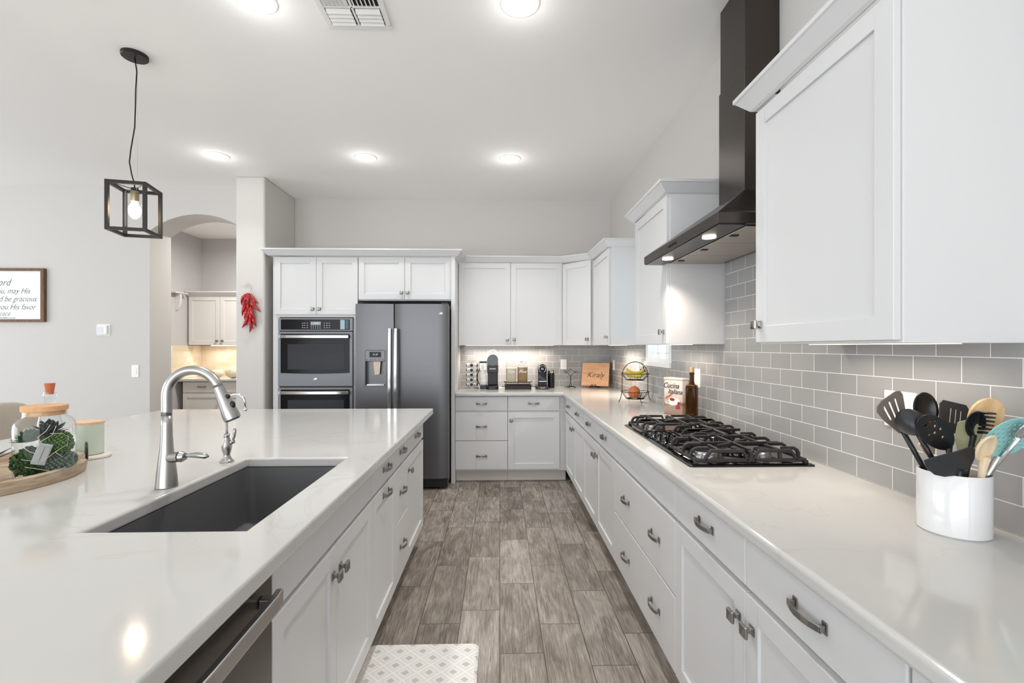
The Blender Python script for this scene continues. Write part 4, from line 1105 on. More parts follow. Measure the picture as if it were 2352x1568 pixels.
# ------------------------------------------------------------ plants, jar and tray on the island
def leaf(b, base, direc, length, width, thick, curl=0.3, n=5):
    d = Vector(direc).normalized(); side = d.cross(Vector((0, 0, 1)))
    if side.length < 1e-3: side = Vector((1, 0, 0))
    side.normalize(); up = side.cross(d)
    loops = []; p = Vector(base)
    for k in range(n + 1):
        u = k / n; w = width * (math.sin(math.pi * min(1, .18 + .82 * u)) ** .7 if u < 1 else .03); w = max(w, width * .04); t_ = thick * (1 - .8 * u)
        c = Vector(base) + d * length * u + up * (curl * length * u * u)
        loops.append([c + side * w / 2, c + up * t_ / 2, c - side * w / 2, c - up * t_ / 2])
    b.skin(loops)
def rosette(parent, c, r, layers, per, m, axis=(0, 0, 1), lw=.42, seed=0, name='leaves', th=.10):
    rr = random.Random(seed); b = MB(); ax = Vector(axis).normalized(); q = Vector((0, 0, 1)).rotation_difference(ax)
    for L_ in range(layers):
        el = R(12 + 66 * L_ / max(1, layers - 1)); ln = r * (1.0 - .55 * L_ / layers)
        for k in range(per):
            az = 2 * math.pi * (k + .5 * (L_ % 2)) / per + rr.uniform(-.1, .1)
            d = q @ Vector((math.cos(az) * math.cos(el), math.sin(az) * math.cos(el), math.sin(el)))
            leaf(b, Vector(c), d, ln * rr.uniform(.9, 1.08), ln * lw, ln * th, .12)
    return b.build(name, m, parent, smooth=True)
def beadcluster(parent, c, rx, rz, br, m, n, seed=0, name='leaves'):
    rr = random.Random(seed); b = MB()
    for k in range(n):
        u = (k + .5) / n; ph = math.acos(1 - 1.75 * u); az = k * 2.39996
        s_ = rr.uniform(.86, 1.06)
        b.ball((c[0] + rx * s_ * math.sin(ph) * math.cos(az), c[1] + rx * s_ * math.sin(ph) * math.sin(az), c[2] + rz * s_ * math.cos(ph)), br * rr.uniform(.75, 1.1), seg=8)
    b.ball(c, rx * .9, sz=rz / rx, seg=12)
    return b.build(name, m, parent, smooth=True)
TC = Vector((-1.80, 1.62, .9142)); TR = .305
tr = thing('serving_tray', 'round weathered wood tray with black handle on the island', 'tray', TC)
b_ = MB(); b_.lathe([(TR - .022, .012), (TR - .02, .04), (TR - .016, .044), (TR - .004, .044), (TR, .040), (TR - .006, .001), (TR - .012, 0), (.002, 0)], seg=72, cap0=False)
b_.lathe([(TR - .022, .012), (.002, .012)], seg=72, cap0=False)
b_.build('tray_body', M['traywood'], tr, auto=35)
for sgn in (1, -1):
    hx, hy = (TR - .006) * math.cos(R(42)) * sgn, (TR - .006) * math.sin(R(42)) * sgn; tx, ty = -math.sin(R(42)), math.cos(R(42))
    b_ = MB(); b_.tube([(hx + tx * .05 * math.cos(R(a_)), hy + ty * .05 * math.cos(R(a_)), .040 + .055 * math.sin(R(a_))) for a_ in range(0, 181, 15)], .0045, seg=8)
    b_.build('handle', M['black'], tr, smooth=True)
JC = Vector((-1.572, 1.652, .9275))
jr = thing('glass_jar', 'large clear glass jar with cork lid full of artificial succulents', 'jar', JC)
prof = [(.002, .002), (.066, .002), (.076, .008), (.079, .02), (.080, .17), (.078, .185), (.070, .198), (.060, .204), (.056, .21), (.056, .226)]
MB().lathe(prof, seg=48, cap0=False, cap1=False).build('glass_body', M['glass'], jr, smooth=True)
MB().lathe([(.051, .212), (.053, .227), (.060, .228), (.061, .244), (.059, .246), (.002, .246)], seg=40).build('lid', M['cork'], jr, auto=35)
def succ(lab, fn, *a, **k):
    t_ = thing('artificial_succulent', lab, 'succulent', JC, 0, 'succulents in the glass jar')
    fn(t_, *a, **k); return t_
succ('dark pointed-leaf succulent at the upper left inside the glass jar', rosette, (-.022, -.024, .128), .056, 6, 10, M['leafdark'], axis=(.0, -.25, .97), lw=.62, seed=1, th=.10)
succ('blackish succulent tucked under the lid inside the glass jar', rosette, (.012, .004, .150), .054, 5, 9, M['leafblack'], axis=(.4, -.3, .9), lw=.6, seed=2, th=.12)
succ('bright feathery green succulent at the right inside the glass jar', beadcluster, (.030, .012, .112), .042, .040, .0055, M['leafmid'], 230, seed=3)
succ('grey-green beaded succulent at the lower right inside the glass jar', beadcluster, (.026, .020, .046), .047, .042, .0060, M['leafgrey'], 220, seed=4)
succ('curly dark green succulent at the bottom left inside the glass jar', beadcluster, (-.020, -.026, .054), .048, .050, .006, M['leafdark'], 260, seed=5)
sl = thing('string_light', 'thin wire fairy light with clear battery box in the glass jar', 'string light', JC)
fwd = Vector((.69, -.72, 0)); sd = Vector((.72, .69, 0))
def jp(a_, z, r=.073):      # a point just inside the glass on the side that faces the kitchen aisle
    return sd * (r * math.sin(R(a_))) + fwd * (r * math.cos(R(a_))) + Vector((0, 0, z))
b_ = MB()
for path in ([(10, .185), (2, .165), (-14, .145), (-6, .125)], [(22, .18), (14, .15), (-4, .135), (-20, .12)], [(10, .155), (35, .15), (52, .135), (50, .11), (25, .095), (0, .07), (-15, .065), (-50, .075)],
             [(-40, .05), (-15, .042), (8, .03), (12, .012)], [(-50, .12), (-30, .10), (-12, .09)], [(20, .09), (35, .07)]):
    b_.tube([jp(a_, z) for a_, z in path], .0009, seg=5)
b_.build('wire', M['raffia'], sl, smooth=True)
b_ = MB(); c0_ = jp(-6, .088, .071); uu = (Vector((0, 0, 1)) * math.cos(R(18)) + sd * math.sin(R(18))); ww = uu.cross(fwd).normalized()
b_.skin([[c0_ + uu * (.035 * a) + ww * (.018 * b2) + fwd * f for a, b2 in ((-1, -1), (1, -1), (1, 1), (-1, 1))] for f in (-.010, 0)])
bb = b_.build('battery_box', mat('clear_plastic', srgb(200, 204, 210), .15, alpha=.55), sl, bevel=.002)
b_ = MB()
for q in (-1, 1): b_.skin([[c0_ + uu * (.026 * a) + ww * (.007 * b2 + q * .008) + fwd * f for a, b2 in ((-1, -1), (1, -1), (1, 1), (-1, 1))] for f in (.0005, .002)])
b_.build('battery', M['steel'], bb)
ls = thing('artificial_succulent', 'small lime green succulent lying at the front of the tray', 'succulent', (-1.575, 1.487, .927))
rosette(ls, (0, 0, .004), .024, 3, 7, M['leaflime'], axis=(.3, -.5, .8), lw=.5, seed=9, th=.3)
ps = thing('potted_succulent', 'dark long-leaved succulent at the left picture edge on the tray', 'succulent', (-1.715, 1.53, .9265))
MB().lathe([(.03, 0), (.038, .05), (.035, .05), (.033, .044), (.001, .044)], seg=24).build('pot', M['ceramic'], ps, auto=40)
rosette(ps, (0, 0, .06), .125, 3, 10, M['leafblack'], lw=.24, seed=11, th=.08)
bt = thing('glass_bottle', 'clear glass bottle with reddish cork behind the succulent jar', 'bottle', (-1.757, 1.866, .9275))
MB().lathe([(.002, 0), (.032, 0), (.036, .006), (.036, .15), (.030, .18), (.016, .205), (.0145, .25), (.019, .252), (.021, .258), (.018, .264), (.019, .270), (.0165, .275), (.013, .275)], seg=32, cap0=False, cap1=False).build('glass_body', M['glass'], bt, smooth=True)
MB().lathe([(.0115, .262), (.0125, .275), (.0165, .305), (.001, .305)], seg=20).build('cork', M['corkred'], bt, auto=35)
cs = tag(MB().lathe([(.062, 0), (.065, .003), (.064, .009), (.001, .009)], (-1.70, 1.985, .9142), seg=32).build('coaster', M['marble'], auto=35), 'pale round stone coaster under the green candle', 'coaster')
cd = thing('candle', 'pale green jar candle with flat wooden lid', 'candle', (-1.732, 2.01, .9235))
MB().lathe([(.046, 0), (.050, .004), (.050, .128), (.001, .128)], seg=36).build('candle_jar', M['candle'], cd, auto=35)
MB().lathe([(.051, .128), (.052, .137), (.050, .138), (.001, .138)], seg=36).build('lid', M['bamboo'], cd, auto=35)
# upholstered chair beyond the island
ch = thing('dining_chair', 'beige upholstered chair with rounded back beyond the island', 'chair', (-2.86, 2.95, 0), R(-78))
def padded(b, x0, x1, y0, y1, z0, z1): b.box(x0, x1, y0, y1, z0, z1)
b_ = MB()
loops = []
for k in range(13):
    u = k / 12; a_ = R(-62 + 124 * u); zt = 1.03 - .10 * (2 * u - 1) ** 4; rr_ = .235
    x, y = rr_ * math.sin(a_), -.02 - rr_ * math.cos(a_) * .8; nx, ny = math.sin(a_), -math.cos(a_)
    th_ = .035
    loops.append([(x - nx * th_, y - ny * th_, .50), (x + nx * th_, y + ny * th_, .50), (x + nx * (th_ + .02), y + ny * (th_ + .02), zt - .03), (x + nx * th_ * .6, y + ny * th_ * .6, zt), (x - nx * th_ * .6, y - ny * th_ * .6, zt), (x - nx * th_, y - ny * th_, zt - .03)])
b_.skin(loops); b_.build('backrest', M['fabric'], ch, bevel=.012, seg=3, auto=60)
MB().box(-.23, .23, -.20, .24, .42, .52).build('seat', M['fabric'], ch, bevel=.03, seg=3)
for x in (-.19, .19):
    for y in (-.17, .2): MB().box(x - .018, x + .018, y - .018, y + .018, 0, .42).build('leg', M['frame'], ch, bevel=.003)

# ------------------------------------------------------------ coffee corner on the back counter
CZ = .9142
def pod_mesh(b, c, d):
    d = Vector(d).normalized(); q = Vector((0, 0, 1)).rotation_difference(d).to_matrix()
    b.lathe([(.017, -.034), (.021, 0), (.0235, .001), (.0235, .0025), (.001, .003)], c, seg=16, M=q)
ca_ = thing('pod_carousel', 'round wire carousel holding coffee pods beside the refrigerator panel', 'pod rack', (-.312, 5.215, CZ))
MB().lathe([(.078, 0), (.08, .004), (.078, .009), (.001, .010)], seg=36).build('base', M['chrome'], ca_, auto=35)
b_ = MB(); b_.tube([(0, 0, .009), (0, 0, .30)], .004, seg=8)
for k in range(5):
    a_ = R(-90 + 72 * k); cx, cy = math.cos(a_), math.sin(a_)
    for s2 in (-1, 1):
        ox, oy = -cy * .024 * s2, cx * .024 * s2
        b_.tube([(cx * .03 + ox, cy * .03 + oy, .012), (cx * .062 + ox, cy * .062 + oy, .02), (cx * .062 + ox, cy * .062 + oy, .28), (cx * .04 + ox * .8, cy * .04 + oy * .8, .302), (0, 0, .30)], .0014, seg=5)
b_.build('wire_frame', M['chrome'], ca_)
pm = None
for k in range(5):
    a_ = R(-90 + 72 * k)
    for t_ in range(5):
        if k in (2, 3) and t_ % 2: pass
        pos = Vector((-.312 + .060 * math.cos(a_), 5.215 + .060 * math.sin(a_), CZ + .042 + .053 * t_))
        tier = ('bottom', 'second', 'third', 'fourth', 'top')[t_]; side_ = ('front', 'right-hand', 'rear right', 'rear left', 'left-hand')[k]
        if pm is None:
            b_ = MB(); pod_mesh(b_, (0, 0, 0), (1, 0, -.12)); o = b_.build('cup', M['white'], None, auto=40); pm = thing('coffee_pod', 'x', 'coffee pod'); o.parent = pm
            b2_ = MB(); b2_.lathe([(.018, .0032), (.018, .0038), (.001, .0042)], seg=16, M=Vector((0, 0, 1)).rotation_difference(Vector((1, 0, -.12)).normalized()).to_matrix()); lid = b2_.build('foil_lid', M['ink'], pm)
            p_ = pm
        else: p_ = copy_tree(pm)
        p_.location = pos; p_.rotation_euler = (0, 0, a_)
        tag(p_, 'white coffee pod with dark lid, %s tier of the %s column of the carousel' % (tier, side_), 'coffee pod', 'coffee pods in the carousel')
km = thing('coffee_maker', 'tall narrow black coffee machine with open chrome lever', 'coffee maker', (-.077, 5.13, CZ))
b_ = MB(); b_.skin([rrect(-.062, .062, -.12, .13, .03, 0), rrect(-.062, .062, -.12, .13, .03, .035), rrect(-.058, .058, -.11, .13, .03, .04)]); b_.build('base', M['black'], km, auto=40)
MB().box(-.056, .056, -.035, .12, .04, .30).build('body', M['nylonmid'], km, bevel=.01, seg=3)
MB().box(-.060, .060, -.10, .12, .178, .262).build('brew_head', M['rubber'], km, bevel=.01, seg=3)
text('brand_letters', 'KEURIG', .019, M['whiteink'], km, face_minus_y(0, -.1005, .222), .0004, bold=.0003)
b_ = MB(); b_.lathe([(.058, -.10), (.060, -.095), (.060, .09), (.054, .10)], (0, 0, .315), seg=36, M=Matrix.Rotation(R(-90), 3, 'X'))
b_.box(-.058, .058, -.095, .09, .262, .315); b_.build('pod_chamber', M['blackgloss'], km, auto=40)
b_ = MB()
for th1, rr_, mt in ((0, .062, 0),):
    b_.tube([(rr_ * math.cos(R(a_)), -.085, .322 + rr_ * 1.0 * math.sin(R(a_)) ) for a_ in range(8, 173, 9)], 1, flat=(.03, .004))
b_.build('chrome_band', M['chrome'], km, auto=50)
b_ = MB(); b_.tube([(.064 * math.cos(R(a_)), -.06, .352 + .074 * math.sin(R(a_)) ) for a_ in range(4, 177, 9)], 1, flat=(.03, .009)); b_.build('lever', M['chrome'], km, bevel=.002)
wt = bpy.data.objects.new('tmp', None); bpy.data.objects.remove(wt)
b_ = MB(); b_.skin([rrect(-.145, -.068, -.01, .11, .012, .035), rrect(-.145, -.068, -.01, .11, .012, .285)]); tk = b_.build('water_tank', M['glass'], km, auto=40)
MB().box(-.147, -.066, -.012, .112, .28, .302).build('tank_lid', M['black'], tk, bevel=.004)
MB().box(-.142, -.064, -.012, .112, .0, .035).build('tank_base', M['black'], tk, bevel=.006)
MB().box(-.128, -.092, -.013, -.010, .135, .265).build('tank_filter', M['label'], tk)
b_ = MB(); b_.tube([(-.143, .0, .22), (-.165, -.005, .17), (-.172, -.005, .12), (-.160, -.005, .07), (-.143, 0, .045)], .005, seg=8); b_.build('tank_handle', M['black'], tk, smooth=True)
# rack with two jars
rk = thing('wire_rack', 'black metal tray rack under the two cookie jars', 'rack', (.197, 5.10, CZ))
b_ = MB(); X_ = .141
b_.box(-X_, X_, -.11, -.105, .012, .045); b_.box(-X_, X_, .10, .105, .012, .045); b_.box(-X_, -X_ + .005, -.11, .105, .012, .05); b_.box(X_ - .005, X_, -.11, .105, .012, .05); b_.box(-X_, X_, -.11, .105, .010, .014)
b_.build('tray', M['wire'], rk)
for x in (-X_ + .006, X_ - .006):
    for y in (-.10, .096): MB().box(x - .005, x + .005, y - .005, y + .005, 0, .012).build('foot', M['wire'], rk)
b_ = MB()
for y in (-.06, .0, .06): b_.tube([(-.155, y, .082), (-.13, y, .070), (.13, y, .070), (.155, y, .082)], .0022, seg=6)
for x in (-.13, 0, .13): b_.tube([(x, -.10, .05), (x, -.08, .070), (x, .08, .070), (x, .10, .05)], .0022, seg=6)
b_.tube([(-.155, -.105, .052), (.155, -.105, .052)], .0025, seg=6)
b_.build('jar_shelf', M['wire'], rk)
for i, (x, lab) in enumerate(((-.075, 'square-shouldered glass canister of oats lettered Sugar'), (.051, 'square-shouldered glass canister of flakes lettered Flour with white lid knob'))):
    j_ = thing('glass_canister', lab, 'canister', (.197 + x, 5.10, CZ + .0725), 0, 'glass canisters on the rack')
    w_ = .055
    loops = [rrect(-w_ * s_, w_ * s_, -w_ * s_, w_ * s_, .02 * s_, z) for s_, z in ((.9, .001), (1, .008), (1, .175), (.93, .195), (.78, .203), (.78, .212))]
    MB().skin(loops, False, False).build('glass_body', M['glass'], j_, auto=50)
    hfill = .155 if i == 0 else .165
    MB().skin([rrect(-w_ * .93, w_ * .93, -w_ * .93, w_ * .93, .017, .006), rrect(-w_ * .93, w_ * .93, -w_ * .93, w_ * .93, .017, hfill)]).build('contents', M['oats'] if i == 0 else M['beans'], j_, auto=50)
    b_ = MB(); b_.skin([rrect(-.05, .05, -.05, .05, .02, .212), rrect(-.05, .05, -.05, .05, .02, .220)])
    ld = b_.build('lid', M['glass'], j_, auto=40)
    if i == 1: MB().ball((-.012, 0, .228), .009, sx=1.7, seg=12).build('lid_knob', M['ceramic'], ld, smooth=True)
    text('lettering', 'Sugar' if i == 0 else 'Flour', .040, M['whiteink'], j_, face_minus_y(0, -w_ - .0006, .118), .0003, .5, bold=.0006)
g0 = None
for k, (x, lab) in enumerate(((-.065, 'leftmost'), (-.028, 'second from left'), (.015, 'third from left'), (.055, 'fourth from left'), (.082, 'rightmost'))):
    if g0 is None:
        g0 = tag(MB().ball((0, 0, 0), .014, sy=1.2, sz=.9, seg=14).build('creamer_cup', M['bamboo'], smooth=True), None, 'creamer')
        e_ = g0
    else: e_ = g0.copy(); COL.objects.link(e_)
    e_.location = (.197 + x, 5.03, CZ + .0275)
    tag(e_, 'small cream-coloured capsule in the black rack tray, ' + lab + ' of five', 'creamer', 'capsules in the rack tray')
# espresso machine
es = thing('espresso_machine', 'small glossy black capsule machine with chrome ring', 'coffee maker', (.463, 5.15, CZ))
b_ = MB(); b_.skin([rrect(-.068, .068, -.13, .12, .035, 0), rrect(-.070, .070, -.132, .12, .035, .018), rrect(-.064, .064, -.125, .12, .035, .033)]); b_.build('base', M['rubber'], es, auto=40)
b_ = MB(); sh2 = [(-.047, .033), (.047, .033), (.047, .21), (.042, .240), (.028, .258), (.012, .268), (0, .272), (-.012, .268), (-.028, .258), (-.042, .240), (-.047, .21)]
b_.prism(sh2, -.085, .11, 'y'); b_.build('body', M['blackgloss'], es, bevel=.002)
b_ = MB(); b_.tube([(x * 1.03, -.08, z + (.002 if z > .1 else 0)) for x, z in sh2[1:]], .0028, seg=6); b_.build('chrome_edge', M['chrome'], es, smooth=True)
b_ = MB(); b_.tube([(.037 * math.cos(R(a_)), -.088, .218 + .037 * math.sin(R(a_))) for a_ in range(-65, 246, 10)], .003, seg=6); b_.build('ring', M['chrome'], es, smooth=True)
text('emblem_letter', 'N', .036, M['steel'], es, face_minus_y(0, -.0855, .218), .0004, bold=.0004)
MB().box(-.042, .040, -.125, -.085, .082, .092).build('cup_grid', M['chrome'], es, bevel=.002)
MB().box(-.044, .044, -.12, -.086, .034, .082).build('drip_container', M['blackgloss'], es, bevel=.004)
text('brand_letters', 'DeLonghi', .012, M['whiteink'], es, face_minus_y(0, -.1325, .017), .0004, bold=.0003)
fo = thing('milk_frother', 'black cylindrical milk frother beside the capsule machine', 'milk frother', (.577, 5.23, CZ))
MB().lathe([(.038, 0), (.039, .004), (.038, .165), (.035, .168), (.001, .168)], seg=32).build('body', M['nylon'], fo, auto=35)
MB().lathe([(.033, .168), (.031, .178), (.001, .180)], seg=28).build('collar', M['chrome'], fo, auto=35)
b_ = MB(); b_.tube([(-.012, 0, .178), (-.03, 0, .188), (-.036, 0, .17)], .007, seg=8); b_.lathe([(.004, .178), (.004, .20), (.001, .203)], (.027, 0, 0), seg=8); b_.build('whisk_cap', M['black'], fo)
# star mug rack
st = thing('mug_rack', 'black wire rack with star-shaped top holding glass cups', 'rack', (.796, 5.22, CZ))
b_ = MB()
for k in range(5):
    a_ = R(90 + 72 * k); b_.tube([(0, 0, .02), (.055 * math.cos(a_), .055 * math.sin(a_), .008), (.062 * math.cos(a_), .062 * math.sin(a_), .003)], .0028, seg=6)
    b_.ball((.064 * math.cos(a_), .064 * math.sin(a_), .005), .005, seg=8)
b_.tube([(.045 * math.cos(R(a_)), .045 * math.sin(R(a_)), .014) for a_ in range(0, 360, 24)], .0022, seg=6, closed=True)
b_.build('base', M['wire'], st)
b_ = MB(); b_.tube([(-.018, 0, .014), (.0, 0, .06), (.004, 0, .10), (-.006, 0, .135), (-.03, 0, .165), (-.06, 0, .178)], .003, seg=6)
b_.tube([(.018, 0, .014), (.0, 0, .06), (-.004, 0, .10), (.006, 0, .135), (.03, 0, .165), (.06, 0, .178)], .003, seg=6)
b_.tube([(-.06, 0, .178), (-.028, 0, .185), (0, 0, .212), (.028, 0, .185), (.06, 0, .178)], .003, seg=6)
b_.tube([(-.06, 0, .178), (-.07, -.01, .180), (-.072, -.01, .188)], .0025, seg=6); b_.tube([(.06, 0, .178), (.07, -.01, .180), (.072, -.01, .188)], .0025, seg=6)
b_.tube([(-.018, 0, .014), (.018, 0, .014)], .003, seg=6)
b_.build('star_hooks', M['wire'], st)
mg = None
for x, lab in ((-.072, 'clear glass cup hanging on the left hook of the star rack'), (.072, 'clear glass cup hanging on the right hook of the star rack')):
    if mg is None:
        mg = thing('glass_cup', lab, 'cup', (0, 0, 0), 0, 'glass cups on the star rack'); q = Matrix.Rotation(R(75), 3, 'Y')
        MB().lathe([(.002, -.035), (.026, -.035), (.032, -.025), (.036, .03), (.037, .035)], seg=28, M=q, cap0=False, cap1=False).build('cup_bowl', M['cupglass'], mg, smooth=True)
        MB().tube([(-.005 + .014 * math.sin(R(a_)), 0, .032 + .026 * math.sin(R(a_ / 1.0)) * .8) if False else (-.02 + .04 * a_ / 180, 0, .034 + .024 * math.sin(R(a_))) for a_ in range(0, 181, 20)], .004, seg=8).build('cup_handle', M['cupglass'], mg, smooth=True)
        m_ = mg
    else: m_ = copy_tree(mg); m_['label'] = lab
    m_.location = (.796 + x, 5.21, CZ + .133); 
    if x > 0: m_.rotation_euler = (0, 0, R(180))
# engraved board on easel
bd = thing('cutting_board', 'light wooden board engraved with a cursive name, leaning on an easel', 'cutting board', (1.069, 5.235, CZ + .018), R(-28))
bl = bpy.data.objects.new('tmp', None); bpy.data.objects.remove(bl)
tl = Matrix.Rotation(R(-13), 4, 'X')
b_ = MB().box(-.158, .158, 0, .02, 0, .268); bo_ = b_.build('board', M['maple'], bd, bevel=.003); bo_.matrix_local = tl
text('engraved_name', 'Kiraly', .085, M['darkink'], bd, tl @ face_minus_y(0, -.0006, .125), .0003, .45, bold=-.0004)
text('engraved_line', 'THE FAMILY KITCHEN', .012, M['cork'], bd, tl @ face_minus_y(0, -.0005, .19), .0002)
ea = thing('easel', 'small black scrollwork easel holding the engraved board', 'easel', (1.069, 5.235, CZ), R(-28))
b_ = MB()
for s_ in (-1, 1):
    b_.tube([(s_ * (.016 + .014 * math.cos(R(a_)) * (1 - a_ / 500)), -.034, .026 + .014 * math.sin(R(a_)) * (1 - a_ / 500)) for a_ in range(0, 400, 25)], .0026, seg=6)
    b_.tube([(s_ * .03, -.034, .026), (s_ * .034, -.034, .006), (s_ * .05, -.03, .003), (s_ * .055, .02, .003), (s_ * .05, .04, .014)], .0026, seg=6)
    b_.tube([(s_ * .05, -.034, .018), (s_ * .05, -.01, .0135), (s_ * .05, .05, .0135), (s_ * .03, .075, .10)], .0026, seg=6)
b_.tube([(-.055, -.01, .0135), (.055, -.01, .0135)], .0026, seg=6); b_.tube([(0, .08, .003), (0, .075, .10), (-.03, .075, .10), (.03, .075, .10)], .0026, seg=6)
b_.build('scroll_frame', M['wire'], ea)
tag(MB().tube([(.02, 5.345, CZ + .005), (.10, 5.35, CZ + .006), (.30, 5.352, CZ + .005), (.42, 5.33, CZ + .006)], .004, seg=6).build('power_cord', M['black']), 'black power cord along the back of the coffee counter', 'cord')

# ------------------------------------------------------------ fruit basket, tin, bottle on the right counter
fb = thing('fruit_basket', 'two-tier black wire fruit basket with arched handle', 'basket', (1.128, 3.86, CZ), R(12))
W2 = .118
b_ = MB()
b_.tube([(-W2 - .03, 0, .003), (-W2 - .012, 0, .035), (-W2, 0, .09), (-W2, 0, .22)] + [(-W2 * math.cos(R(a_)), 0, .22 + .115 * math.sin(R(a_))) for a_ in range(12, 169, 12)] + [(W2, 0, .22), (W2, 0, .09), (W2 + .012, 0, .035), (W2 + .03, 0, .003)], .0032, seg=8)
b_.build('arched_frame', M['wire'], fb, smooth=True)
for zt, zb, nm in ((.238, .185, 'upper_basket'), (.088, .030, 'lower_basket')):
    b_ = MB(); n = 28; r0, r1 = .116, .074
    for r_, z_, rd in ((r0, zt, .0028), (r1, zb, .0028)):
        b_.tube([(r_ * math.cos(2 * math.pi * k / n), r_ * math.sin(2 * math.pi * k / n), z_) for k in range(n)], rd, seg=6, closed=True)
    for k in range(24):
        a_ = 2 * math.pi * k / 24; c2, s2 = math.cos(a_), math.sin(a_)
        b_.tube([(r0 * c2, r0 * s2, zt), (r1 * c2, r1 * s2, zb), (r1 * .3 * c2, r1 * .3 * s2, zb)], .0009 if k % 6 else .0026, seg=4)
    b_.tube([(.03 * math.cos(2 * math.pi * k / n), .03 * math.sin(2 * math.pi * k / n), zb) for k in range(n)], .0015, seg=4, closed=True)
    b_.build(nm, M['wire'], fb)
for y_ in (-.11,):
    MB().tube([(0, y_, .085), (0, y_ + .03, .04), (0, y_, .003)], .003, seg=6).build('front_leg', M['wire'], fb)
    MB().tube([(0, -y_, .085), (0, -y_ - .03, .04), (0, -y_, .003)], .003, seg=6).build('rear_leg', M['wire'], fb)
for i, (oy, oz, lab) in enumerate(((-.030, .008, 'front yellow banana in the upper basket'), (.002, .012, 'middle yellow banana in the upper basket'), (.034, .010, 'rear yellow banana in the upper basket'), (-.008, .034, 'topmost yellow banana in the upper basket'))):
    bn = thing('banana', lab, 'banana', (1.128, 3.86, CZ), R(12), 'bananas in the upper basket')
    pts = []; rad = []
    for k in range(11):
        u = k / 10; a_ = R(200 + 135 * u)
        pts.append((.075 * math.cos(a_) * 1.05, oy + .01 * math.cos(u * 3), .268 + oz + .062 * math.sin(a_))); rad.append(.0165 * (math.sin(math.pi * min(.96, max(.06, u))) ** .45))
    MB().tube(pts, rad, seg=8).build('peel', M['banana'], bn, smooth=True)
    e_ = Vector(pts[-1]); MB().tube([e_ - Vector((.002, 0, 0)), e_ + Vector((-.004, .002, .022))], [.006, .005], seg=6).build('stem', mat('banana_stem', srgb(70, 58, 34), .7), bn)
on = thing('onion', 'round orange-brown onion in the lower basket', 'onion', (1.115, 3.842, CZ + .033))
MB().lathe([(.002, 0), (.02, .002), (.038, .016), (.049, .040), (.050, .056), (.044, .078), (.028, .094), (.010, .101), (.004, .106)], seg=28).build('bulb', M['onion'], on, smooth=True)
gl = None
for k, (x, y, lab) in enumerate(((.05, -.015, 'pale garlic bulb beside the onion, front'), (.045, .03, 'pale garlic bulb beside the onion, rear'))):
    g_ = tag(MB().lathe([(.002, 0), (.014, .003), (.021, .013), (.016, .026), (.005, .034), (.003, .042)], seg=16, loc=None) if False else MB().lathe([(.002, 0), (.014, .003), (.021, .013), (.016, .026), (.005, .034), (.003, .042)], seg=16).build('garlic_bulb', M['raffia'], smooth=True, loc=(1.128 + x, 3.86 + y, CZ + .033)), lab, 'garlic', 'garlic in the lower basket')
# tin
tn = thing('pasta_tin', 'cream and brown printed Italian food tin beside the bottle', 'tin', (1.166, 3.11, CZ), math.atan2(-.145, .072))
def tin_mat():
    m = bpy.data.materials.new('printed_tin'); m.use_nodes = True
    nt = m.node_tree; b = nt.nodes['Principled BSDF']; b.inputs['Roughness'].default_value = .35
    tc = nt.nodes.new('ShaderNodeTexCoord'); sp = nt.nodes.new('ShaderNodeSeparateXYZ'); nt.links.new(tc.outputs['Object'], sp.inputs[0])
    nz = nt.nodes.new('ShaderNodeTexNoise'); nz.inputs['Scale'].default_value = 26; nz.inputs['Detail'].default_value = 4; nt.links.new(tc.outputs['Object'], nz.inputs['Vector'])
    h = mathn(nt, 'ADD', sp.outputs[2], mathn(nt, 'MULTIPLY', mathn(nt, 'SUBTRACT', nz.outputs['Fac'], .5), .06))
    cr = nt.nodes.new('ShaderNodeValToRGB'); e = cr.color_ramp.elements
    e[0].position = 0; e[0].color = srgb(150, 122, 108); e[1].position = .62; e[1].color = srgb(226, 216, 206)
    n = e.new(.20); n.color = srgb(168, 140, 124); n = e.new(.33); n.color = srgb(110, 78, 62); n = e.new(.42); n.color = srgb(206, 184, 166)
    nt.links.new(mathn(nt, 'DIVIDE', h, .25), cr.inputs[0]); nt.links.new(cr.outputs[0], b.inputs['Base Color']); return m
MB().box(-.081, .081, 0, .062, 0, .238).build('tin_body', tin_mat(), tn, bevel=.006, seg=3)
MB().box(-.083, .083, -.002, .064, .238, .252).build('tin_lid', mat('cream_tin', srgb(222, 212, 200), .35), tn, bevel=.004)
text('lettering', 'Cucina', .050, M['darkink'], tn, face_minus_y(-.018, -.0008, .197), .0002, .4, bold=.0006)
text('lettering', 'Italiana', .044, M['darkink'], tn, face_minus_y(.018, -.0008, .158), .0002, .4, bold=.0006)
def disc(name, cx, cz, rx, rz, m, y=-.0006, n=24, rot=0):
    b = MB(); b.prism([((cx + rx * math.cos(t_) * math.cos(rot) - rz * math.sin(t_) * math.sin(rot)), (cz + rx * math.cos(t_) * math.sin(rot) + rz * math.sin(t_) * math.cos(rot))) for t_ in [2 * math.pi * k / n for k in range(n)]], y, y + .0008, 'y'); return b.build(name, m, tn)
disc('printed_plate', .005, .092, .052, .026, M['label'], rot=.15)
disc('printed_sauce', -.005, .105, .022, .010, M['red'], y=-.0012)
disc('printed_pepper', -.035, .125, .04, .006, M['corkred'], y=-.0012, rot=.5)
disc('printed_cheese', -.052, .085, .022, .016, M['oats'], y=-.0012)
for k, (cx, cz) in enumerate(((.045, .07), (.055, .055), (.035, .052), (.05, .085))): disc('printed_tomato', cx, cz, .010, .009, M['red'], y=-.0014)
for k, (cx, cz) in enumerate(((-.01, .06), (.012, .055), (-.03, .058))): disc('printed_olive', cx, cz, .009, .006, M['olive'], y=-.0014)
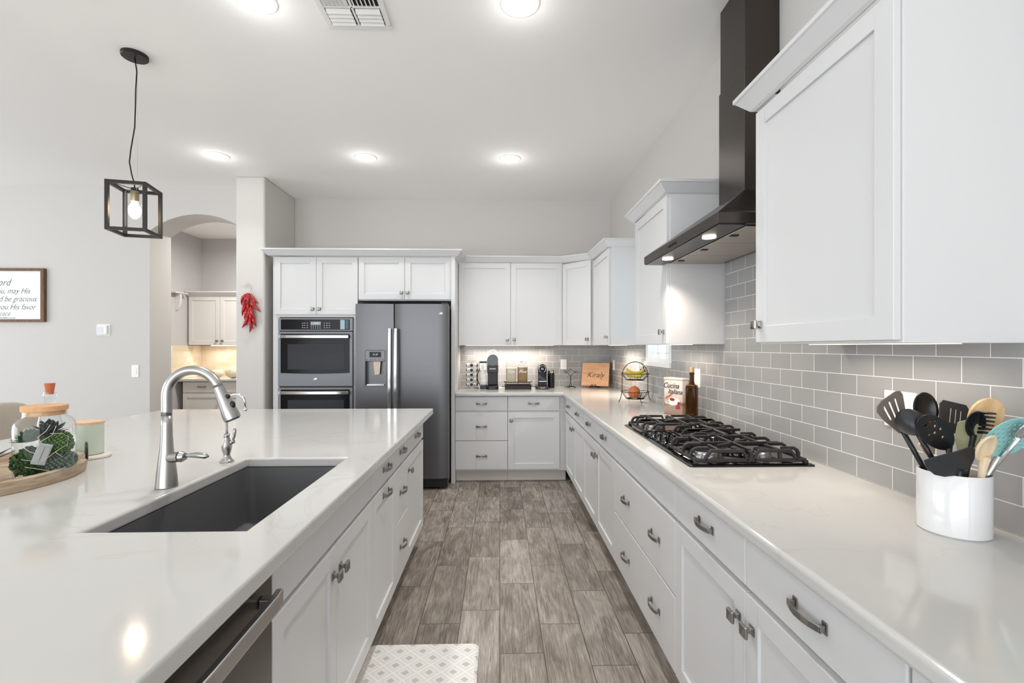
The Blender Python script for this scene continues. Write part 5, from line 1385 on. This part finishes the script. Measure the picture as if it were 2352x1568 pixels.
# amber bottle
ab = thing('oil_bottle', 'square dark amber glass bottle with cork next to the printed tin', 'bottle', (1.196, 2.872, CZ), R(-38))
w_ = .032
loops = [rrect(-w_ * s_, w_ * s_, -w_ * s_, w_ * s_, .008 * s_, z, 3) for s_, z in ((.93, 0), (1, .006), (1, .205), (.93, .218), (.6, .228))]
n_ = len(loops[0])
b_ = MB(); b_.skin(loops); b_.lathe([(.020, .226), (.0155, .236), (.0125, .255), (.0125, .285), (.0155, .287), (.0155, .300), (.012, .302)], seg=20)
bd2 = b_.build('glass_body', M['amber'], ab, auto=50)
MB().lathe([(.011, .298), (.0125, .325), (.012, .333), (.001, .334)], seg=16).build('cork', M['cork'], ab, auto=35)
for rz_ in (0, 90):
    q = Matrix.Rotation(R(-rz_), 4, 'Z')
    b_ = MB()
    for k in range(9): b_.tube([q @ Vector((-.012 + .004 * math.sin(k * 2.1), -w_ - .0006, .07 + k * .014)), q @ Vector((.012 - .004 * math.cos(k * 1.7), -w_ - .0006, .074 + k * .014))], .0016, seg=5)
    b_.tube([q @ Vector((.019 * math.cos(R(a_)), -w_ - .0004, .128 + .075 * math.sin(R(a_)))) for a_ in range(0, 360, 15)], .0012, seg=5, closed=True)
    b_.build('embossed_panel', M['blackgloss'], bd2)

# ------------------------------------------------------------ utensil crock
KC = Vector((1.138, 1.14, CZ))
kr = thing('utensil_crock', 'glossy white ceramic crock full of cooking utensils', 'crock', KC)
MB().lathe([(.068, 0), (.071, .003), (.071, .148), (.069, .151), (.066, .148), (.066, .006), (.001, .005)], seg=56).build('crock_body', M['ceramic'], kr, auto=40)
def frame(B, P, roll=0.0, yaw=0.0):
    z = (Vector(P) - Vector(B)).normalized(); y = Vector((math.sin(yaw), math.cos(yaw), 0)); y = (y - z * y.dot(z)).normalized(); x = y.cross(z)
    m = Matrix((x, y, z)).transposed().to_4x4() @ Matrix.Rotation(roll, 4, 'Z'); m.translation = Vector(P); return m
def utensil(name, label, cat, Q, P, roll=0, yaw=0, hr=.006, hm=None, hl=None, taper=1.0):
    # Q: where the handle crosses the rim, relative to the crock's axis; the handle ends inside the crock
    Pv = Vector(P); Qv = KC + Vector((Q[0], Q[1], .150)); dn = (Qv - Pv).normalized(); L_ = .145
    while L_ > .02:
        Bv = Qv + dn * L_
        if math.hypot(Bv.x - KC.x, Bv.y - KC.y) < .058 and Bv.z > KC.z + .012: break
        L_ -= .004
    o = bpy.data.objects.new(name, None); COL.objects.link(o); o.matrix_world = frame(Bv, Pv, roll, yaw); o.empty_display_size = .02
    tag(o, label, cat, 'utensils in the crock'); L_ = (Pv - Bv).length
    MB().tube([(0, 0, -L_), (0, 0, -L_ * .6), (0, 0, -(hl or .0))], [hr * 1.1, hr, hr * taper], seg=12).build('handle', hm or M['nylon'], o, smooth=True)
    return o
def plate_holes(outline, holes, m, parent, name='head', thick=.003, curve=0.0, dish=0.0):
    bm = bmesh.new(); edges = []
    for lp in [outline] + holes:
        vs2 = [bm.verts.new((p[0], 0, p[1])) for p in lp]
        for i in range(len(vs2)): edges.append(bm.edges.new((vs2[i], vs2[(i + 1) % len(vs2)])))
    bmesh.ops.triangle_fill(bm, use_beauty=True, edges=edges)
    for v in bm.verts: v.co.y = curve * v.co.z ** 2 + dish * v.co.x ** 2
    bmesh.ops.recalc_face_normals(bm, faces=bm.faces)
    me = bpy.data.meshes.new(name); bm.to_mesh(me); bm.free(); me.materials.append(m)
    o = bpy.data.objects.new(name, me); COL.objects.link(o); o.parent = parent
    s_ = o.modifiers.new('solid', 'SOLIDIFY'); s_.thickness = thick; s_.offset = 0
    bv = o.modifiers.new('bevel', 'BEVEL'); bv.width = thick * .3; bv.segments = 2; bv.limit_method = 'ANGLE'
    return o
def ell(cx, cz, rx, rz, n=28, rot=0): return [(cx + rx * math.cos(t_) * math.cos(rot) - rz * math.sin(t_) * math.sin(rot), cz + rx * math.cos(t_) * math.sin(rot) + rz * math.sin(t_) * math.cos(rot)) for t_ in [2 * math.pi * k / n for k in range(n)]]
def slot(cx, cz, w, l, rot=0): 
    pts = [(w / 2 * math.cos(R(a_)), l / 2 + w / 2 * math.sin(R(a_))) for a_ in range(0, 181, 30)] + [(w / 2 * math.cos(R(a_)), -l / 2 + w / 2 * math.sin(R(a_))) for a_ in range(180, 361, 30)]
    return [(cx + x * math.cos(rot) - z * math.sin(rot), cz + x * math.sin(rot) + z * math.cos(rot)) for x, z in pts]
def bowl(parent, cz, rx, rz, depth, m, name='bowl', sgn=1, thick=.0022, n=28, rings=7, egg=0.0):
    b = MB(); loops = []
    for k in range(rings + 1):
        u = 1 - k / rings * .985
        loops.append([(rx * u * math.cos(t_) * (1 - egg * math.sin(t_)), sgn * depth * (1 - u * u), cz + rz * u * math.sin(t_)) for t_ in [2 * math.pi * i / n for i in range(n)]])
    b.skin(loops, False, True)
    o = b.build(name, m, parent, smooth=True); s_ = o.modifiers.new('solid', 'SOLIDIFY'); s_.thickness = thick; s_.offset = 0; return o
def holes_ok(parent): pass
u_ = utensil('slotted_spatula', 'grey-brown slotted spatula leaning furthest left in the crock', 'spatula', (-.045, .035), (1.033, 1.173, 1.166), hr=.006, roll=.1)
plate_holes([(-.012, -.01), (.012, -.01), (.026, .015), (.037, .045), (.044, .075), (.040, .088), (.028, .094), (-.02, .094), (-.036, .088), (-.043, .075), (-.035, .045), (-.022, .015)],
            [slot(-.017, .055, .006, .040, .1), slot(0, .055, .006, .044), slot(.017, .055, .006, .040, -.1)], M['nylonbrown'], u_, curve=-1.2)
u_ = utensil('ladle', 'dark grey ladle with its round bowl turned outward in the crock', 'ladle', (-.042, -.006), (1.033, 1.124, 1.160), hr=.006, yaw=.2, roll=-.6)
bowl(u_, .036, .031, .038, .034, M['nylonmid'], sgn=-1, egg=.12, rings=10)
u_ = utensil('serving_spoon', 'solid black spoon standing tallest at the back of the crock', 'spoon', (-.012, .045), (1.125, 1.196, 1.167), hr=.0055)
bowl(u_, .043, .034, .045, .012, M['nylon'])
u_ = utensil('slotted_spoon', 'glossy black perforated spoon in the middle of the crock', 'spoon', (-.020, -.030), (1.082, 1.098, 1.130), hr=.006, roll=.0)
hd_ = plate_holes(ell(-.012, .052, .033, .060, rot=.42), [ell(x, z, .0035, .003, 8) for x, z in ((-.030, .082), (-.018, .088), (-.006, .084), (-.026, .068), (-.010, .070), (-.030, .056), (-.016, .054), (.0, .056), (-.002, .034))] , M['nylon'], u_, dish=2.5, curve=0)
u_ = utensil('slotted_turner', 'dark slotted turner behind the perforated spoon', 'spatula', (.020, .035), (1.179, 1.186, 1.155), hr=.006)
plate_holes([(-.012, -.005), (.012, -.005), (.036, .02), (.04, .066), (.032, .076), (-.032, .076), (-.04, .066), (-.036, .02)], [slot(-.008, .04, .004, .034), slot(.006, .04, .004, .034), slot(.020, .04, .004, .030)], M['nylonmid'], u_)
u_ = utensil('wooden_paddle', 'wide round wooden spoon with darkened edge behind the pasta server', 'spoon', (.036, .006), (1.193, 1.128, 1.163), hr=.007, hm=M['beech'])
plate_holes(ell(0, .042, .043, .046), [], M['beech'], u_, thick=.007)
u_ = utensil('pasta_server', 'black pronged pasta server at the right of the crock', 'pasta server', (.018, -.015), (1.154, 1.105, 1.161), hr=.006, yaw=.5)
bowl(u_, .026, .018, .034, .010, M['nylon'])
b_ = MB()
for k in range(6):
    z = .008 + k * .0098
    b_.tube([(.006, -.002, z), (.014, -.012, z + .004), (.022, -.026, z + .008)], [.0035, .003, .0022], seg=7)
b_.build('prongs', M['nylon'], u_, smooth=True)
u_ = utensil('painted_spatula', 'olive-edged wooden spatula seen edge-on in the crock', 'spatula', (.012, .0), (1.151, 1.127, 1.122), hr=.006, hm=M['olive'], yaw=1.2)
plate_holes([(-.01, -.01), (.01, -.01), (.022, .02), (.026, .06), (.012, .07), (-.012, .07), (-.026, .06), (-.022, .02)], [], M['olive'], u_, thick=.007, curve=2.0)
u_ = utensil('flexible_turner', 'wide charcoal turner blade resting low over the crock rim', 'spatula', (-.034, -.048), (1.100, 1.086, 1.080), hr=.006)
plate_holes([(-.082, .044), (-.076, .022), (-.058, .000), (-.036, -.010), (-.012, -.012), (.012, -.008), (.028, .000), (.036, .020), (.036, .044), (.026, .060), (-.02, .058), (-.06, .052)], [], M['nylonmid'], u_, thick=.0035, dish=2.0)
u_ = utensil('wooden_spoon', 'pale wooden spoon in front of the teal skimmer', 'spoon', (.010, -.058), (1.117, 1.044, 1.120), hr=.0055, hm=M['beechpale'], taper=1.7, roll=-.1)
bowl(u_, .030, .024, .042, .012, M['beechpale'], thick=.005, egg=-.1)
u_ = utensil('skimmer', 'round teal perforated skimmer at the right end of the crock', 'skimmer', (.040, -.044), (1.176, 1.068, 1.119), hr=.0065, hm=M['steel'])
hs = [ell(.0125 * (i + .5 * (j % 2)) , .052 + .0125 * j, .0036, .0030, 8) for i in range(-4, 5) for j in range(-4, 5) if math.hypot(.0125 * (i + .5 * (j % 2)), .0125 * j) < .047]
plate_holes(ell(0, .052, .058, .055, 36), hs, M['teal'], u_, thick=.002)
u_ = utensil('metal_server', 'polished steel utensil cut off by the right picture edge', 'spoon', (.050, -.038), (1.172, 1.022, 1.170), hr=.005, hm=M['chrome'])
bowl(u_, .02, .016, .026, .008, M['chrome'])
u_ = utensil('wooden_turner', 'flat beech turner half hidden behind the perforated spoon', 'spatula', (-.030, .02), (1.089, 1.153, 1.110), hr=.006, hm=M['beechpale'])
plate_holes([(-.01, -.01), (.01, -.01), (.022, .02), (.024, .045), (-.024, .03), (-.018, .01)], [], M['beechpale'], u_, thick=.006)
